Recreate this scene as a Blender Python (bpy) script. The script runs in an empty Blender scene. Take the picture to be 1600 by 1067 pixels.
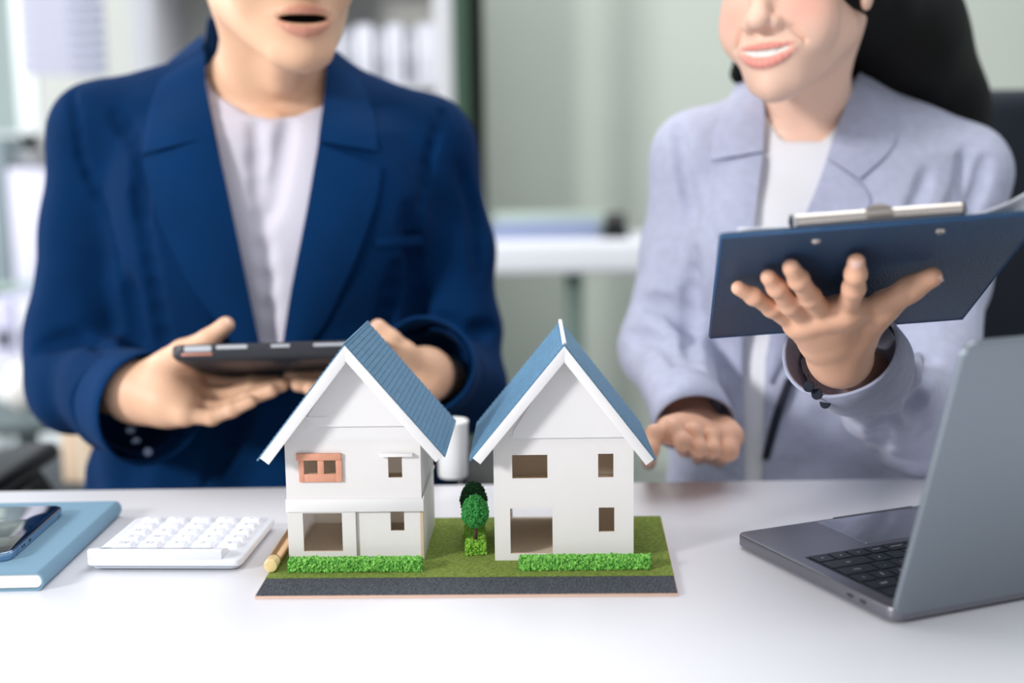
import bpy, bmesh, math, random
import numpy as np
from mathutils import Vector, Matrix
random.seed(7); rng = np.random.default_rng(7)
SC = bpy.context.scene; COL = SC.collection; PI = math.pi

# ------------------------------------------------------------------ camera
FPX, HOR, ROLL, TT = 1920.0, 255.0, 0.8, 0.74      # focal length in px of a 1600 wide frame, horizon row, roll, table height
CAMZ = TT + 0.343
_th = math.atan((533.5 - HOR) / FPX); _r = math.radians(ROLL)
CF = Vector((0, math.cos(_th), -math.sin(_th))); _R = Vector((1, 0, 0)); _U = _R.cross(CF)
CR = _R * math.cos(_r) - _U * math.sin(_r); CU = _U * math.cos(_r) + _R * math.sin(_r)
CP = Vector((0, 0, CAMZ))
cd = bpy.data.cameras.new('camera'); cam = bpy.data.objects.new('camera', cd); COL.objects.link(cam)
cam.matrix_world = Matrix(((CR.x, CU.x, -CF.x, 0), (CR.y, CU.y, -CF.y, 0), (CR.z, CU.z, -CF.z, CAMZ), (0, 0, 0, 1)))
cd.sensor_width = 36; cd.lens = FPX * 36 / 1600; cd.clip_start = 0.02; cd.clip_end = 60
cd.dof.use_dof = True; cd.dof.focus_distance = 1.07; cd.dof.aperture_fstop = 2.0; cd.dof.aperture_blades = 0
SC.camera = cam
def ray(px, py): return CF + CR * ((px - 800) / FPX) - CU * ((py - 533.5) / FPX)
def W(px, py, Y): d = ray(px, py); return CP + d * (Y / d.y)          # point on the upright plane y = Y
def Z(px, py, z=TT): d = ray(px, py); return CP + d * ((z - CAMZ) / d.z)  # point at height z

# ------------------------------------------------------------------ world, lights, exposure
wd = bpy.data.worlds.new('world'); SC.world = wd; wd.use_nodes = True
bg = wd.node_tree.nodes['Background']; bg.inputs[0].default_value = (0.90, 0.95, 1.0, 1); bg.inputs[1].default_value = 0.56
def area(name, loc, target, size, energy, color=(1, 1, 1), sy=None):
    l = bpy.data.lights.new(name, 'AREA'); l.size = size; l.energy = energy; l.color = color
    if sy: l.shape = 'RECTANGLE'; l.size_y = sy
    o = bpy.data.objects.new(name, l); COL.objects.link(o); o.location = loc
    o.rotation_euler = (Vector(target) - Vector(loc)).to_track_quat('-Z', 'Y').to_euler(); return o
area('window_light', (-5.0, -2.8, 3.25), (0.0, 1.2, 0.85), 1.0, 415, (1.0, 0.985, 0.975))
area('side_window_light', (-3.6, 2.6, 2.0), (-0.1, 1.7, 0.9), 1.6, 80, (0.92, 0.96, 1.0))
area('background_fill_light', (0.4, 3.0, 3.0), (0.4, 3.0, 0.0), 1.6, 34, (1, 1, 1))  # unseen overhead fill, added to brighten the back of the room
area('overhead_table_fill', (0.3, 1.2, 2.85), (0.3, 1.25, 0.0), 1.8, 22, (1, 1, 1))  # fill added above the desk to lift its far half
vs = SC.view_settings
vs.view_transform = 'Standard'; vs.look = 'None'; vs.gamma = 1; vs.use_curve_mapping = False; vs.exposure = 0.0

# ------------------------------------------------------------------ materials
def s2l(c): return tuple((v / 255 / 12.92) if v / 255 <= 0.04045 else ((v / 255 + 0.055) / 1.055) ** 2.4 for v in c)
MATS = {}
def mat(name, rgb, rough=0.6, metal=0.0, var=0.0, vscale=20, bump=0.0, bscale=60, sheen=0.0, spec=0.5, trans=0.0, ior=1.45,
        attr=False, sss=0.0, coat=0.0, tex='noise', stretch=None, detail=3, sheen_tint=None, col2=None, translu=0.0):
    if name in MATS: return MATS[name]
    m = bpy.data.materials.new(name); m.use_nodes = True; nt = m.node_tree; N = nt.nodes; L = nt.links
    b = N['Principled BSDF']; c = (*s2l(rgb), 1)
    b.inputs['Base Color'].default_value = c; b.inputs['Roughness'].default_value = rough; b.inputs['Metallic'].default_value = metal
    b.inputs['Specular IOR Level'].default_value = spec; b.inputs['IOR'].default_value = ior
    if sheen: b.inputs['Sheen Weight'].default_value = sheen; b.inputs['Sheen Roughness'].default_value = 0.45
    if sheen and sheen_tint: b.inputs['Sheen Tint'].default_value = (*sheen_tint, 1)
    if coat: b.inputs['Coat Weight'].default_value = coat; b.inputs['Coat Roughness'].default_value = 0.08
    if trans: b.inputs['Transmission Weight'].default_value = trans
    if sss:
        b.inputs['Subsurface Weight'].default_value = sss; b.inputs['Subsurface Radius'].default_value = (1.0, 0.35, 0.2)
        b.inputs['Subsurface Scale'].default_value = 0.006
    tc = N.new('ShaderNodeTexCoord'); mp = N.new('ShaderNodeMapping'); L.new(tc.outputs['Object'], mp.inputs[0])
    if stretch: mp.inputs['Scale'].default_value = stretch
    src = None
    if attr:
        at = N.new('ShaderNodeAttribute'); at.attribute_name = 'tint'; src = at.outputs['Color']; L.new(src, b.inputs['Base Color'])
    if var:
        nz = N.new('ShaderNodeTexNoise'); nz.inputs['Scale'].default_value = vscale; nz.inputs['Detail'].default_value = detail
        L.new(mp.outputs[0], nz.inputs['Vector'])
        mx = N.new('ShaderNodeMix'); mx.data_type = 'RGBA'
        c2 = (*s2l(col2), 1) if col2 else tuple(min(1, v * (1 + var)) for v in c[:3]) + (1,)
        c1 = c if col2 else tuple(v * (1 - var) for v in c[:3]) + (1,)
        if src is not None:
            mx.blend_type = 'MULTIPLY'; mx.inputs[0].default_value = 1; L.new(src, mx.inputs[6])
            rp = N.new('ShaderNodeMapRange'); rp.inputs[3].default_value = 1 - var; rp.inputs[4].default_value = 1 + var * .3
            L.new(nz.outputs[0], rp.inputs[0]); L.new(rp.outputs[0], mx.inputs[7])
        else:
            mx.inputs[6].default_value = c1; mx.inputs[7].default_value = c2
            rp = N.new('ShaderNodeMapRange'); rp.inputs[1].default_value = .32; rp.inputs[2].default_value = .68
            L.new(nz.outputs[0], rp.inputs[0]); L.new(rp.outputs[0], mx.inputs[0])
        L.new(mx.outputs[2], b.inputs['Base Color'])
    if bump:
        if tex == 'wave':
            t = N.new('ShaderNodeTexWave'); t.inputs['Scale'].default_value = bscale
        elif tex == 'voronoi':
            t = N.new('ShaderNodeTexVoronoi'); t.inputs['Scale'].default_value = bscale
        else:
            t = N.new('ShaderNodeTexNoise'); t.inputs['Scale'].default_value = bscale; t.inputs['Detail'].default_value = 4
        L.new(mp.outputs[0], t.inputs['Vector'])
        bp = N.new('ShaderNodeBump'); bp.inputs['Strength'].default_value = bump; bp.inputs['Distance'].default_value = 0.001
        L.new(t.outputs[0], bp.inputs['Height']); L.new(bp.outputs[0], b.inputs['Normal'])
    if translu:
        tr = N.new('ShaderNodeBsdfTranslucent'); tr.inputs[0].default_value = c; ms = N.new('ShaderNodeMixShader'); ms.inputs[0].default_value = translu
        L.new(b.outputs[0], ms.inputs[1]); L.new(tr.outputs[0], ms.inputs[2]); L.new(ms.outputs[0], N['Material Output'].inputs[0])
    MATS[name] = m; return m

# ------------------------------------------------------------------ mesh helpers
class MB:
    def __init__(s): s.v = []; s.f = []; s.m = []
    def add(s, vs, fs, mi=0):
        o = len(s.v); s.v += [tuple(v) for v in vs]; s.f += [tuple(i + o for i in f) for f in fs]; s.m += [mi] * len(fs); return s
    def box(s, a, b, mi=0):
        (x0, y0, z0), (x1, y1, z1) = a, b
        return s.add([(x0, y0, z0), (x1, y0, z0), (x1, y1, z0), (x0, y1, z0), (x0, y0, z1), (x1, y0, z1), (x1, y1, z1), (x0, y1, z1)],
                     [(0, 3, 2, 1), (4, 5, 6, 7), (0, 1, 5, 4), (1, 2, 6, 5), (2, 3, 7, 6), (3, 0, 4, 7)], mi)
    def prism(s, poly, d, mi=0, mside=None):
        """poly: list of 3D points (a flat ring), d: extrusion vector"""
        n = len(poly); P = [Vector(p) for p in poly]; d = Vector(d)
        nrm = Vector((0, 0, 0))
        for i in range(n): nrm += (P[i] - P[0]).cross(P[(i + 1) % n] - P[0])
        if nrm.dot(d) > 0: P.reverse()
        o = len(s.v); s.v += [tuple(p) for p in P] + [tuple(p + d) for p in P]
        s.f.append(tuple(range(o, o + n))); s.f.append(tuple(reversed(range(o + n, o + 2 * n)))); s.m += [mi, mi]
        for i in range(n):
            j = (i + 1) % n; s.f.append((o + j, o + i, o + n + i, o + n + j)); s.m.append(mi if mside is None else mside)
        return s
    def tube(s, pts, rad, seg=12, mi=0, cap=True):
        P = [Vector(p) for p in pts]; n = len(P); rr = rad if hasattr(rad, '__len__') else [rad] * n
        o = len(s.v); up = None
        for i in range(n):
            t = (P[min(i + 1, n - 1)] - P[max(i - 1, 0)]).normalized()
            if up is None: up = t.orthogonal().normalized()
            up = (up - t * up.dot(t)).normalized(); w = t.cross(up)
            for k in range(seg):
                a = 2 * PI * k / seg; s.v.append(tuple(P[i] + (up * math.cos(a) + w * math.sin(a)) * rr[i]))
        for i in range(n - 1):
            for k in range(seg):
                a = o + i * seg + k; b = o + i * seg + (k + 1) % seg
                s.f.append((a, b, b + seg, a + seg)); s.m.append(mi)
        if cap:
            s.f.append(tuple(reversed(range(o, o + seg)))); s.f.append(tuple(range(o + (n - 1) * seg, o + n * seg))); s.m += [mi, mi]
        return s
    def lathe(s, prof, c=(0, 0, 0), seg=32, mi=0):
        o = len(s.v); n = len(prof)
        for r, z in prof:
            for k in range(seg):
                a = 2 * PI * k / seg; s.v.append((c[0] + r * math.cos(a), c[1] + r * math.sin(a), c[2] + z))
        for i in range(n - 1):
            for k in range(seg):
                a = o + i * seg + k; b = o + i * seg + (k + 1) % seg
                s.f.append((a, b, b + seg, a + seg)); s.m.append(mi)
        s.f.append(tuple(reversed(range(o, o + seg)))); s.f.append(tuple(range(o + (n - 1) * seg, o + n * seg))); s.m += [mi, mi]
        return s
    def xf(s, M): s.v = [tuple(M @ Vector(v)) for v in s.v]; return s
    def build(s, name, mats, parent=None, bevel=0, smooth=False, seg=2, angle=35, subsurf=0):
        me = bpy.data.meshes.new(name); me.from_pydata(s.v, [], s.f); me.update()
        mats = mats if isinstance(mats, (list, tuple)) else [mats]
        for m in mats: me.materials.append(m)
        me.polygons.foreach_set('material_index', s.m)
        if bevel:
            bm = bmesh.new(); bm.from_mesh(me); bmesh.ops.remove_doubles(bm, verts=bm.verts, dist=1e-6)
            es = [e for e in bm.edges if len(e.link_faces) == 2 and e.calc_face_angle(0) > math.radians(angle)]
            bmesh.ops.bevel(bm, geom=es, offset=bevel, segments=seg, profile=0.5, affect='EDGES', clamp_overlap=True)
            bm.to_mesh(me); bm.free()
        if smooth or bevel:
            me.polygons.foreach_set('use_smooth', [True] * len(me.polygons))
            if not smooth or smooth == 'auto': me.set_sharp_from_angle(angle=math.radians(40))
        me.update()
        o = bpy.data.objects.new(name, me); COL.objects.link(o); o.parent = parent
        if subsurf: mo = o.modifiers.new('sub', 'SUBSURF'); mo.levels = mo.render_levels = subsurf
        return o
def tag(o, label=None, cat=None, group=None, kind=None):
    if label: o['label'] = label
    if cat: o['category'] = cat
    if group: o['group'] = group
    if kind: o['kind'] = kind
    return o
def thing(name, label, cat, loc=(0, 0, 0), rz=0, group=None):
    o = bpy.data.objects.new(name, None); COL.objects.link(o); o.location = loc; o.rotation_euler = (0, 0, rz)
    o.empty_display_size = 0.02; return tag(o, label, cat, group)
def struct(o): o['kind'] = 'structure'; return o
def rrect(x0, y0, x1, y1, r, n=5):
    out = []
    for cx, cy, a0 in ((x1 - r, y1 - r, 0), (x0 + r, y1 - r, 90), (x0 + r, y0 + r, 180), (x1 - r, y0 + r, 270)):
        for k in range(n + 1):
            a = math.radians(a0 + 90 * k / n); out.append((cx + r * math.cos(a), cy + r * math.sin(a)))
    return out

# ================================================================== setting
M_white = mat('white_laminate', (232, 232, 237), 0.38, spec=0.32)
M_floor = mat('grey_floor', (150, 155, 152), 0.5, var=.06, vscale=3)
struct(MB().box((-5, -2.5, -0.05), (5, 4.6, 0)).build('floor', M_floor))
M_wall = mat('pale_green_wall', (186, 194, 184), 0.7, var=.03, vscale=1.5)
w = MB().box((-.20, 4.3, 0), (5, 4.4, 3.0)); struct(w.build('wall_back', M_wall))
M_glassy = mat('grey_green_wall', (200, 214, 208), 0.6)
struct(MB().box((-5, 4.3, 0), (-1.62, 4.4, 1.15)).build('wall_back_left', M_glassy))
struct(MB().box((-1.62, 4.3, 0), (-.20, 4.4, 3)).build('wall_back_middle', mat('grey_wall', (196, 198, 192), .7)))
struct(MB().box((-5, 4.3, 2.35), (-1.62, 4.4, 3)).build('wall_back_lintel', M_glassy))
# window behind the left side of the room
wf = MB()
for x0, x1 in ((-5, -4.93), (-3.4, -3.33), (-2.5, -2.45), (-1.69, -1.62)): wf.box((x0, 4.3, 1.15), (x1, 4.38, 2.35))
wf.box((-5, 4.3, 1.15), (-1.62, 4.38, 1.21)); wf.box((-5, 4.3, 2.29), (-1.62, 4.38, 2.35))
win = struct(wf.build('window_1', mat('window_frame_white', (232, 236, 236), .4), bevel=.004))
MB().box((-5, 4.335, 1.2), (-1.62, 4.341, 2.3)).build('pane', mat('window_glass', (235, 250, 245), .03, trans=.95, ior=1.1), win)
MB().box((-5, 4.18, 1.10), (-1.62, 4.34, 1.15)).build('window_sill', mat('sill_white', (235, 236, 238), .4), win, bevel=.006)

# table
tb = MB().prism([(x, y, TT - .03) for x, y in rrect(-1.25, .30, 1.25, 1.292, .02)], (0, 0, .03))
for v in range(1): pass
table = thing('desk', 'wide white desk with a smooth satin top carrying the model houses', 'desk', (0, 0, 0))
tb.build('desk_top', M_white, table, bevel=.0015)
for x in (-1.18, 1.18):
    for y in (.38, 1.2):
        MB().box((x - .025, y - .025, 0), (x + .025, y + .025, TT - .03)).build('leg', M_white, table, bevel=.003)

# ================================================================== model base
M_ply = mat('pink_card_edge', (214, 180, 160), 0.7)
M_road = mat('asphalt_paper', (30, 32, 38), 0.85, var=.9, vscale=620, bump=.8, bscale=1200, col2=(98, 102, 110), detail=3, spec=.2)
M_grass = mat('flocked_grass', (90, 116, 36), 0.95, var=.4, vscale=420, bump=1.0, bscale=1100, col2=(140, 154, 70), detail=5)
BZ = TT + .0035
fl, fr = Z(398, 936), Z(1060, 931.5); br = Z(1033, 806.5, BZ); bl = fl + (br - fr) * 1.0; bl.x = fl.x + .002 
fl.z = fr.z = br.z = bl.z = TT
base = thing('display_board', 'flat rectangular base board with green turf and black road under both model houses', 'base board', tuple((fl + fr + br + bl) / 4))
def loc(p, par): return Vector(p) - par.location
def lprism(poly, z0, z1, par, name, m, **k):
    return MB().prism([loc((p[0], p[1], z0), par) for p in poly], (0, 0, z1 - z0)).build(name, m, par, **k)
lprism([fl, fr, br, bl], TT, BZ - .001, base, 'board', M_ply, bevel=.0003)
def lerp(a, b, t): return a + (b - a) * t
TR = .185
ra, rb = lerp(fl, bl, TR), lerp(fr, br, TR)
e = (fr - fl).normalized() * .0008
lprism([fl + e, fr - e, rb - e, ra + e], BZ - .001, BZ, base, 'road_strip', M_road)
lprism([ra + e, rb - e, br - e, bl + e], BZ - .001, BZ + .0004, base, 'grass_sheet', M_grass)

# ------------------------------------------------------------------ foam clumps for hedges and trees
def ico(sub=1):
    bm = bmesh.new(); bmesh.ops.create_icosphere(bm, subdivisions=sub, radius=1)
    v = np.array([x.co[:] for x in bm.verts]); f = np.array([[x.index for x in p.verts] for p in bm.faces]); bm.free(); return v, f
ICV, ICF = ico(1)
def clumps(name, pts, rads, m, parent):
    n = len(pts); nv = len(ICV)
    jit = 1 + (rng.random((n, nv, 1)) - .5) * .9
    v = (ICV[None] * jit * np.asarray(rads)[:, None, None] * (0.7 + .6 * rng.random((n, 1, 3))) + np.asarray(pts)[:, None]).reshape(-1, 3)
    f = (ICF[None] + (np.arange(n) * nv)[:, None, None]).reshape(-1, 3)
    me = bpy.data.meshes.new(name); me.from_pydata(v.tolist(), [], f.tolist()); me.materials.append(m)
    o = bpy.data.objects.new(name, me); COL.objects.link(o); o.parent = parent; return o
def box_pts(a, b, n):
    a, b = np.array(a), np.array(b); s = b - a
    ar = np.array([s[1] * s[2], s[1] * s[2], s[0] * s[2], s[0] * s[2], s[0] * s[1], 0.0]); ar /= ar.sum()
    k = rng.choice(6, n, p=ar); u = rng.random((n, 3))
    for i in range(3):
        u[k == 2 * i, i] = 0 if i < 2 else 1; u[k == 2 * i + 1, i] = 1
    return a + u * s
M_hedge = mat('bright_green_foam', (44, 126, 32), 0.95, var=.5, vscale=420, col2=(150, 216, 104))
M_hedge2 = mat('lime_green_foam', (62, 134, 24), 0.95, var=.5, vscale=420, col2=(160, 204, 78))
M_tree = mat('dark_green_foam', (32, 104, 44), 0.95, var=.5, vscale=300, col2=(62, 150, 70))
M_tree2 = mat('deep_green_foam', (16, 54, 28), 0.95, var=.5, vscale=300, col2=(24, 72, 36))
def hedge(p0, p1, depth, h, label, m, n, group=None, rz=0):
    """p0, p1: front bottom corners"""
    c = (p0 + p1) / 2; d = p1 - p0; wdt = d.length
    t = thing('hedge', label, 'hedge', (c.x, c.y, BZ + .0004), math.atan2(d.y, d.x), group)
    g = .0024
    MB().box((-wdt / 2 + g, g, 0), (wdt / 2 - g, depth - g, h - g)).build('foam_core', m, t, bevel=.001)
    pts = box_pts((-wdt / 2 + g, g, .0008), (wdt / 2 - g, depth - g, h - g), n)
    pts += (rng.random((n, 3)) - .5) * .0014; clumps('foliage', pts, .0006 + .0009 * rng.random(n) ** 2, m, t)['kind'] = 'stuff'
    return t
hedge(Z(447, 897, BZ), Z(662, 895.5, BZ), .014, .0125, 'bright green hedge in front of the house with the orange window frame', M_hedge, 4200, 'long hedges along the road')
hedge(Z(809, 894, BZ), Z(1021, 892, BZ), .014, .0125, 'bright green hedge in front of the house on the right', M_hedge, 4200, 'long hedges along the road')
hedge(Z(725.5, 870.5, BZ), Z(762, 869.5, BZ), .075, .0125, 'short lime green hedge strip running back between the two houses', M_hedge2, 2600)
def tree(p, h, cr, ch, label, m, seed):
    t = thing('model_tree', label, 'tree', (p.x, p.y, p.z), 0, 'model trees between the houses')
    MB().tube([(0, 0, 0), (.0006, 0, h * .2), (0, 0, h * .45)], [.0019, .0013, .0009], 8).build('trunk', mat('model_trunk', (74, 52, 40), .8), t, smooth=True)
    n = 900; z = rng.random(n) * 2 - 1; a = rng.random(n) * 2 * PI; r = np.sqrt(1 - z * z)
    tap = 1.0 - .12 * z
    pts = np.stack([cr * tap * r * np.cos(a), cr * tap * r * np.sin(a), h - ch + ch * z], 1) * (1 + .05 * (rng.random((n, 1)) - .5))
    MB().lathe([(cr * .93 * math.sin(PI * k / 12) + 1e-5, h - ch - ch * .93 * math.cos(PI * k / 12)) for k in range(13)], seg=16).build('crown_core', m, t, smooth=True)
    clumps('crown', pts, .0009 + .0007 * rng.random(n), m, t)['kind'] = 'stuff'
tz = BZ + .0128
q = Z(743, 842, tz); tree(q, .0385, .0108, .0135, 'front model tree with a mid green round foam crown, nearer of the two', M_tree, 1)
q = Z(741, 822, tz); tree(q, .0400, .0112, .0145, 'rear model tree with a darker green crown, behind the other one', M_tree2, 2)

# ------------------------------------------------------------------ model houses
M_card = mat('white_card', (250, 248, 248), 0.65, bump=.12, bscale=300, translu=.28)
M_edge = mat('cut_card_edge', (205, 180, 152), 0.8)
M_inner = mat('beige_card_inside', (252, 240, 224), 0.8, translu=.4)
M_blue_l = mat('blue_corrugated_card', (86, 124, 152), 0.6, spec=.3, var=.1, vscale=120)
M_orange = mat('peach_card_frame', (212, 150, 124), 0.7, var=.05, vscale=200)
def holed(name, m, par, x0, x1, z0, z1, y0, y1, holes, m2=None, inner=None):
    """upright card sheet with rectangular openings; cut faces get the second material"""
    xs = sorted({x0, x1, *[h[0] for h in holes], *[h[1] for h in holes]}); zs = sorted({z0, z1, *[h[2] for h in holes], *[h[3] for h in holes]})
    nx, nz = len(xs) - 1, len(zs) - 1
    sol = [[not any(h[0] <= (xs[i] + xs[i + 1]) / 2 <= h[1] and h[2] <= (zs[j] + zs[j + 1]) / 2 <= h[3] for h in holes) for j in range(nz)] for i in range(nx)]
    b = MB()
    S = lambda i, j: 0 <= i < nx and 0 <= j < nz and sol[i][j]
    for i in range(nx):
        for j in range(nz):
            if not sol[i][j]: continue
            a, c, d, e = xs[i], xs[i + 1], zs[j], zs[j + 1]
            b.add([(a, y0, d), (c, y0, d), (c, y0, e), (a, y0, e)], [(0, 1, 2, 3)], 0)
            b.add([(a, y1, d), (c, y1, d), (c, y1, e), (a, y1, e)], [(3, 2, 1, 0)], 2)
            if not S(i - 1, j): b.add([(a, y0, d), (a, y0, e), (a, y1, e), (a, y1, d)], [(0, 1, 2, 3)], 1)
            if not S(i + 1, j): b.add([(c, y0, d), (c, y1, d), (c, y1, e), (c, y0, e)], [(0, 1, 2, 3)], 1)
            if not S(i, j - 1): b.add([(a, y0, d), (a, y1, d), (c, y1, d), (c, y0, d)], [(0, 1, 2, 3)], 1)
            if not S(i, j + 1): b.add([(a, y0, e), (c, y0, e), (c, y1, e), (a, y1, e)], [(0, 1, 2, 3)], 1)
    return b.build(name, [m, M_edge, M_inner], par)
TH = .0024
def roof_side(par, apex, eave, y0, y1, thick, ncourse, face, name='roof_panel', sgn=1):
    """one slope: white board with a blue sheet of courses on top. apex, eave: (x, z) of the blue sheet's outer edge"""
    A, E = Vector((apex[0], 0, apex[1])), Vector((eave[0], 0, eave[1])); d = (E - A); L = d.length; d.normalize()
    n = Vector((-d.z, 0, d.x)) if d.x > 0 else Vector((d.z, 0, -d.x))
    b = MB(); prof = []
    st = .0007
    for k in range(ncourse):
        t0, t1 = L * k / ncourse, L * (k + 1) / ncourse
        prof.append(A + d * t0 - n * (st if k else 0)); prof.append(A + d * (t1 - (t1 - t0) * .12)); 
    prof.append(E - n * st)
    under = [E - n * .0018, A - Vector((0, 0, .0018 / n.z))]
    ring = prof + under
    ny = 1
    b.prism([(p.x, y0, p.z) for p in ring], (0, y1 - y0, 0))
    sh = b.build('roof_sheet', face, par)
    w = MB(); i0, i1 = A - n * .0019, A + d * (L - .0035) - n * .0019
    w.prism([(p.x, y0 + .0015, p.z) for p in (A - Vector((0, 0, .0019 / n.z)), i1, i1 - n * thick, A - Vector((0, 0, (.0019 + thick) / n.z)))], (0, y1 - y0 - .003, 0))
    w.build(name, M_card, par, bevel=.0002)
    return A, E, d, n
def inv(par): return par.matrix_basis.inverted()

# ---- left house
YL = Z(662, 877.5, BZ).y
H1 = thing('model_house', 'white card model house with a peach double window frame and dark blue roof', 'model house', (Z(556, 877, BZ).x, YL, BZ + .0004), math.radians(-1.2), 'model houses on the base board')
def F1(px, py, off=0):   # pixel -> local x,z on the front plane of a house
    M = inv(CURH); o = M @ CP; p = M @ W(px, py, 2.0); d = p - o; t = (off - o.y) / d.y; q = o + d * t; return q.x, max(q.z, 0) if off == 0 else q.z
CURH = H1
def R1(a, b, c, d, off=0):
    x0, zt = F1(a, b, off); x1, zb = F1(c, d, off); return x0, x1, zb, zt
xl = F1(447, 760)[0]; xr = F1(661, 800)[0]; ztop = F1(550, 690)[1] 
zband0, zband1 = F1(555, 799)[1], F1(555, 779)[1]
DEP = .112
apx = F1(538.5, 551)[0]; apz = F1(538.5, 541)[1]
w_ll = R1(473, 802, 536, 861); w_lr = R1(609.5, 799, 631.5, 830); w_ur = R1(606, 712, 628.5, 746); p_a = R1(475, 719, 497, 740); p_b = R1(506, 719, 525.5, 740)
rx0 = F1(557, 850)[0]
# lower front: left sheet and recessed right sheet
holed('lower_front_wall', M_card, H1, xl, rx0, 0, zband0 + .002, 0, TH, [w_ll])
holed('recessed_garage_panel', M_card, H1, rx0 - .0005, xr - .0004, 0, zband0 + .002, .0022, .0042, [(w_lr[0], w_lr[1], w_lr[2], zband0 + .001)])
holed('upper_front_wall', M_card, H1, xl, xr - .001, zband0 + .002, ztop, .0002, TH, [w_ur, p_a, p_b])
MB().box((xl - .0008, -.0014, zband0), (xr + .0006, 0.0, zband1)).build('floor_band', M_card, H1, bevel=.0002)
MB().box((xl, .0002, ztop), (xl + .0001, TH, ztop + .0001))
# gable triangle above the wall
def gable(par, xl, xr, z0, ap, az, y0, y1, name='gable_wall'):
    return MB().prism([(xl, y0, z0), (xr, y0, z0), (ap, y0, az)], (0, y1 - y0, 0)).build(name, M_card, par)
eL = F1(400, 719, -.017); eR = F1(697, 712.5, -.017); aP = F1(538.6, 535, -.017)
def on(pA, pB, x): return pA[1] + (pB[1] - pA[1]) * (x - pA[0]) / (pB[0] - pA[0])
def wallfill(par, xl, xr, z0, aP, eL, eR, y0, y1, name, off=.007):
    zl, zr = on(aP, eL, xl) - off, on(aP, eR, xr) - off
    return MB().prism([(xl, y0, z0), (xr, y0, z0), (xr, y0, max(zr, z0 + .0005)), (aP[0], y0, aP[1] - off), (xl, y0, max(zl, z0 + .0005))], (0, y1 - y0, 0)).build(name, M_card, par)
wallfill(H1, xl, xr - .001, ztop, aP, eL, eR, .0002, TH, 'gable_wall')
g0, g1 = F1(494, 666), F1(633, 665)
zg = g0[1]; gx = lambda z, off=.0085: [aP[0] + (z + off - aP[1]) * (E[0] - aP[0]) / (E[1] - aP[1]) for E in (eL, eR)]
MB().prism([(g0[0], -.0022, zg), (g1[0], -.0022, zg), (gx(zg)[1], -.0022, zg + .001), (aP[0], -.0022, aP[1] - .0085), (F1(480, 652)[0], -.0022, F1(480, 652)[1])], (0, .0023, 0)).build('gable_panel', M_card, H1)
MB().box((F1(479, 651)[0], -.0026, F1(479, 653)[1]), (F1(515, 651)[0], -.0003, F1(479, 650.5)[1])).build('gable_ledge', M_card, H1)
holed('back_wall', M_card, H1, xl, xr, 0, ztop, DEP - TH, DEP, [])
wallfill(H1, xl, xr, ztop, aP, eL, eR, DEP - TH, DEP, 'back_gable_wall')
def side(par, x0, x1, z0, z1, y0, y1, name): 
    return MB().box((x0, y0, z0), (x1, y1, z1)).build(name, [M_card], par, bevel=.0002)
side(H1, xr - TH, xr, 0, zband1, .0043, DEP - .0025, 'side_wall')
side(H1, xr - TH - .0006, xr - .0012, zband1, on(aP, eR, xr) - .006, .0025, DEP - .0025, 'upper_side_wall')
side(H1, xr + .0001, xr + .0011, zband1 - .001, zband1 + .0012, .0, DEP, 'side_wall_ledge')
MB().box((xr - .0028, .0043 - .0022, 0), (xr - .0003, .0043, zband0)).build('corner_edge', M_edge, H1)
side(H1, xl, xl + TH, 0, on(aP, eL, xl) - .006, .0025, DEP - .0025, 'side_wall')
for zf in (.0006, zband0 + .004, ztop - .004):
    MB().box((xl + TH, .0045, zf), (xr - TH - .0008, DEP - .0026, zf + .002)).build('floor_sheet', M_inner, H1)
MB().box((rx0 - .003, .005, .0027), (rx0 - .0005, DEP - .003, zband0 + .0038)).build('inner_wall', M_inner, H1)
MB().box((F1(570, 700)[0], .03, zband0 + .0062), (F1(572, 700)[0] + .001, DEP - .003, ztop - .0042)).build('inner_wall', M_inner, H1)
MB().box((xl + .003, .05, zband0 + .0062), (F1(570, 700)[0] , .052, ztop - .0042)).build('inner_wall', M_inner, H1)
# peach frame
fo = R1(464, 709, 535, 753, -.002); 
fb = MB()
o0, o1 = fo[0], fo[1]
for (a, b_, c_, d_, yy) in ((o0 + .001, p_a[0], fo[2], p_a[3] + .0005, 0), (p_a[1], p_b[0], p_a[2], p_a[3] + .0005, .0002), (p_b[1], o1, fo[2], p_a[3] + .0005, 0), (p_a[0], p_b[1], fo[2], p_a[2], .0001), (o0 - .0008, o1 - .0006, p_a[3] + .0003, fo[3], -.0008)):
    MB().box((a, -.002 + yy, c_), (b_, .0001, d_)).build('window_frame', M_orange, H1, bevel=.0002)
aw = R1(594, 708.5, 645, 712)
MB().box((aw[0], -.0042, aw[2]), (aw[1], .0001, aw[3] + .0004)).build('window_awning', M_card, H1, bevel=.0002)
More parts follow.
